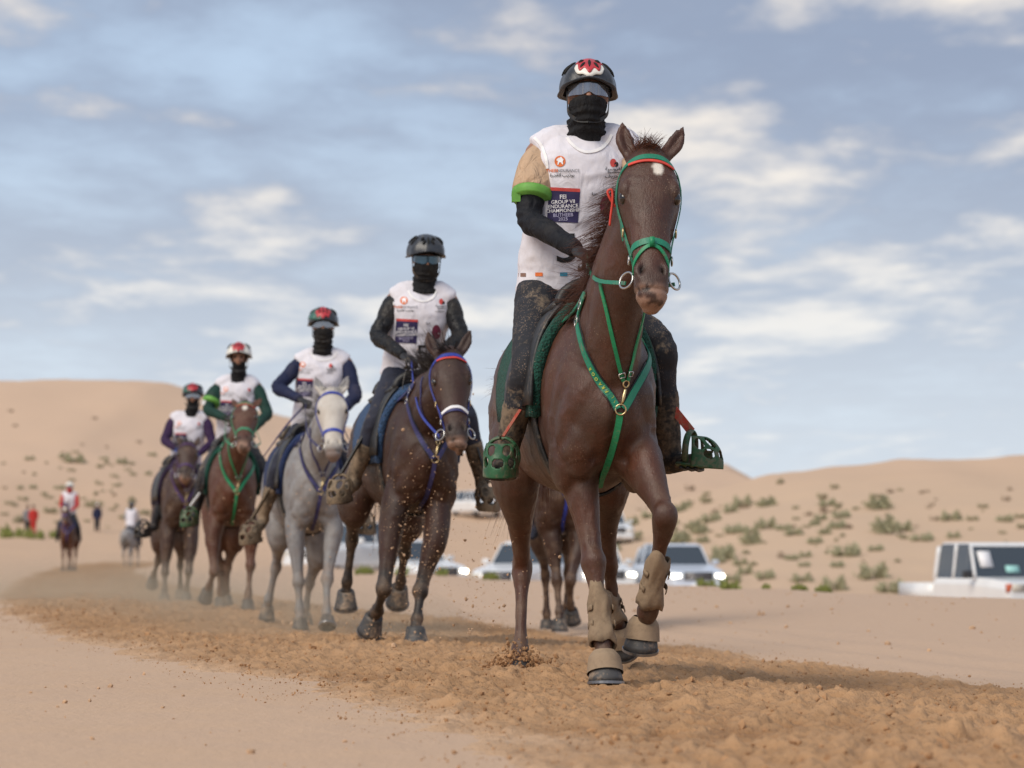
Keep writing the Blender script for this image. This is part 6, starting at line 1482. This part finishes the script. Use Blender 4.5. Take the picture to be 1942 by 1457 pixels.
# ---------------------------------------------------------------- sand thrown up by the hooves
def spray(C, n, sd, r, up=.0):
    P = rng.normal(0, 1, (n, 3)) * np.asarray(sd) + np.asarray(C); return P, np.minimum(.014, .0016 + rng.exponential(r, n))
SP = []; SP0 = []
hh = W(985, 1262, 12.95)
for n, sx, sz, r in ((900, .072, .05, .0034), (320, .12, .055, .0024)):
    P = rng.normal(0, 1, (n, 3)) * (sx, sx * .8, 1) + hh; P[:, 2] = gz(hh[0], hh[1]) + .015 + np.abs(rng.normal(0, sz, n)) * np.exp(-((P[:, 0] - hh[0]) / .16) ** 2); SP0.append((P, np.minimum(.013, .002 + rng.exponential(r, n))))
SP.append(spray(W(905, 1110, 13.6), 150, (.12, .5, .20), .0016)); SP.append(spray(W(870, 1180, 14.5), 60, (.18, .6, .10), .0024))
SP.append(spray(W(800, 1020, 17.3), 700, (.17, .35, .26), .0011)); SP.append(spray(W(720, 1190, 18.0), 120, (.16, .4, .05), .0030)); SP.append(spray(W(600, 980, 22.0), 200, (.25, .4, .22), .0015)); SP.append(spray(W(590, 1180, 22.8), 130, (.35, .5, .05), .0036)); SP.append(spray(W(450, 990, 26.6), 110, (.25, .4, .22), .0017)); SP.append(spray(W(820, 780, 17), 40, (.2, .4, .3), .0018)); SP.append(spray(W(1000, 1000, 12.6), 60, (.12, .4, .2), .0014))
tag(lumps('sand_splash', CLOD, np.vstack([p for p, r in SP0]), np.concatenate([r for p, r in SP0])), 'burst of brown sand round the planted hind hoof of the leading horse', 'sand splash', kind='stuff')
lumps_ = lumps('flying_sand', CLOD_PALE, np.vstack([p for p, r in SP]), np.concatenate([r for p, r in SP])); tag(lumps_, 'grains and crumbs of sand thrown into the air by the hooves', 'flying sand', kind='stuff')

# ---------------------------------------------------------------- dust hanging over the track behind the second horse
def dust():
    a = np.array([-0.35, 17.6]); b = np.array([-6.2, 38.0]); n = 16; rings = []
    for i in range(n + 1):
        t = i / n; c = a + (b - a) * t; w = .35 + 1.5 * t ** .6; h = .30 + .62 * t ** .6; z = gz(c[0], c[1]) - .06
        if i in (0, n): w *= .2; h *= .2
        rings.append([(c[0] + w * math.cos(q), c[1] + .2 * w * math.cos(q), z + max(0, math.sin(q)) * h) for q in np.linspace(0, math.pi, 13)] + [(c[0], c[1], z - .02)])
    g = Geo(); m = len(rings[0]); V = [p for r_ in rings for p in r_]; F = []
    for i in range(n):
        for j in range(m): k = (j + 1) % m; F.append((i * m + j, i * m + k, i * m + m + k, i * m + m + j))
    F += [tuple(range(m)), tuple(n * m + j for j in range(m))]; g.add(V, F)
    mt = bpy.data.materials.new('dust'); mt.use_nodes = True; nt = mt.node_tree; nt.nodes.clear()
    out = nt.nodes.new('ShaderNodeOutputMaterial'); pv = nt.nodes.new('ShaderNodeVolumePrincipled'); pv.inputs['Color'].default_value = (1.0, .80, .57, 1); pv.inputs['Anisotropy'].default_value = .2
    geo = nt.nodes.new('ShaderNodeNewGeometry'); nz = nt.nodes.new('ShaderNodeTexNoise'); nz.inputs['Scale'].default_value = 1.6; nz.inputs['Detail'].default_value = 4; nz.inputs['Roughness'].default_value = .6
    nt.links.new(geo.outputs['Position'], nz.inputs['Vector']); rp = nt.nodes.new('ShaderNodeValToRGB'); rp.color_ramp.elements[0].position = .42; rp.color_ramp.elements[1].position = .75; nt.links.new(nz.outputs[0], rp.inputs[0])
    sp = nt.nodes.new('ShaderNodeSeparateXYZ'); nt.links.new(geo.outputs['Position'], sp.inputs[0]); mr = nt.nodes.new('ShaderNodeMapRange'); mr.interpolation_type = 'SMOOTHSTEP'
    for i_, v_ in ((1, -.1), (2, .60), (3, 1.0), (4, 0.0)): mr.inputs[i_].default_value = v_
    nt.links.new(sp.outputs[2], mr.inputs[0]); m1 = nt.nodes.new('ShaderNodeMath'); m1.operation = 'MULTIPLY'; nt.links.new(rp.outputs[0], m1.inputs[0]); nt.links.new(mr.outputs[0], m1.inputs[1])
    m2 = nt.nodes.new('ShaderNodeMath'); m2.operation = 'MULTIPLY'; m2.inputs[1].default_value = DUST; nt.links.new(m1.outputs[0], m2.inputs[0]); nt.links.new(m2.outputs[0], pv.inputs['Density']); nt.links.new(pv.outputs[0], out.inputs['Volume'])
    o = g.obj('dust_cloud', mt); fix_normals(o.data); tag(o, 'low cloud of sandy dust hanging round the hooves', 'dust', kind='stuff')
DUST = .46
dust()
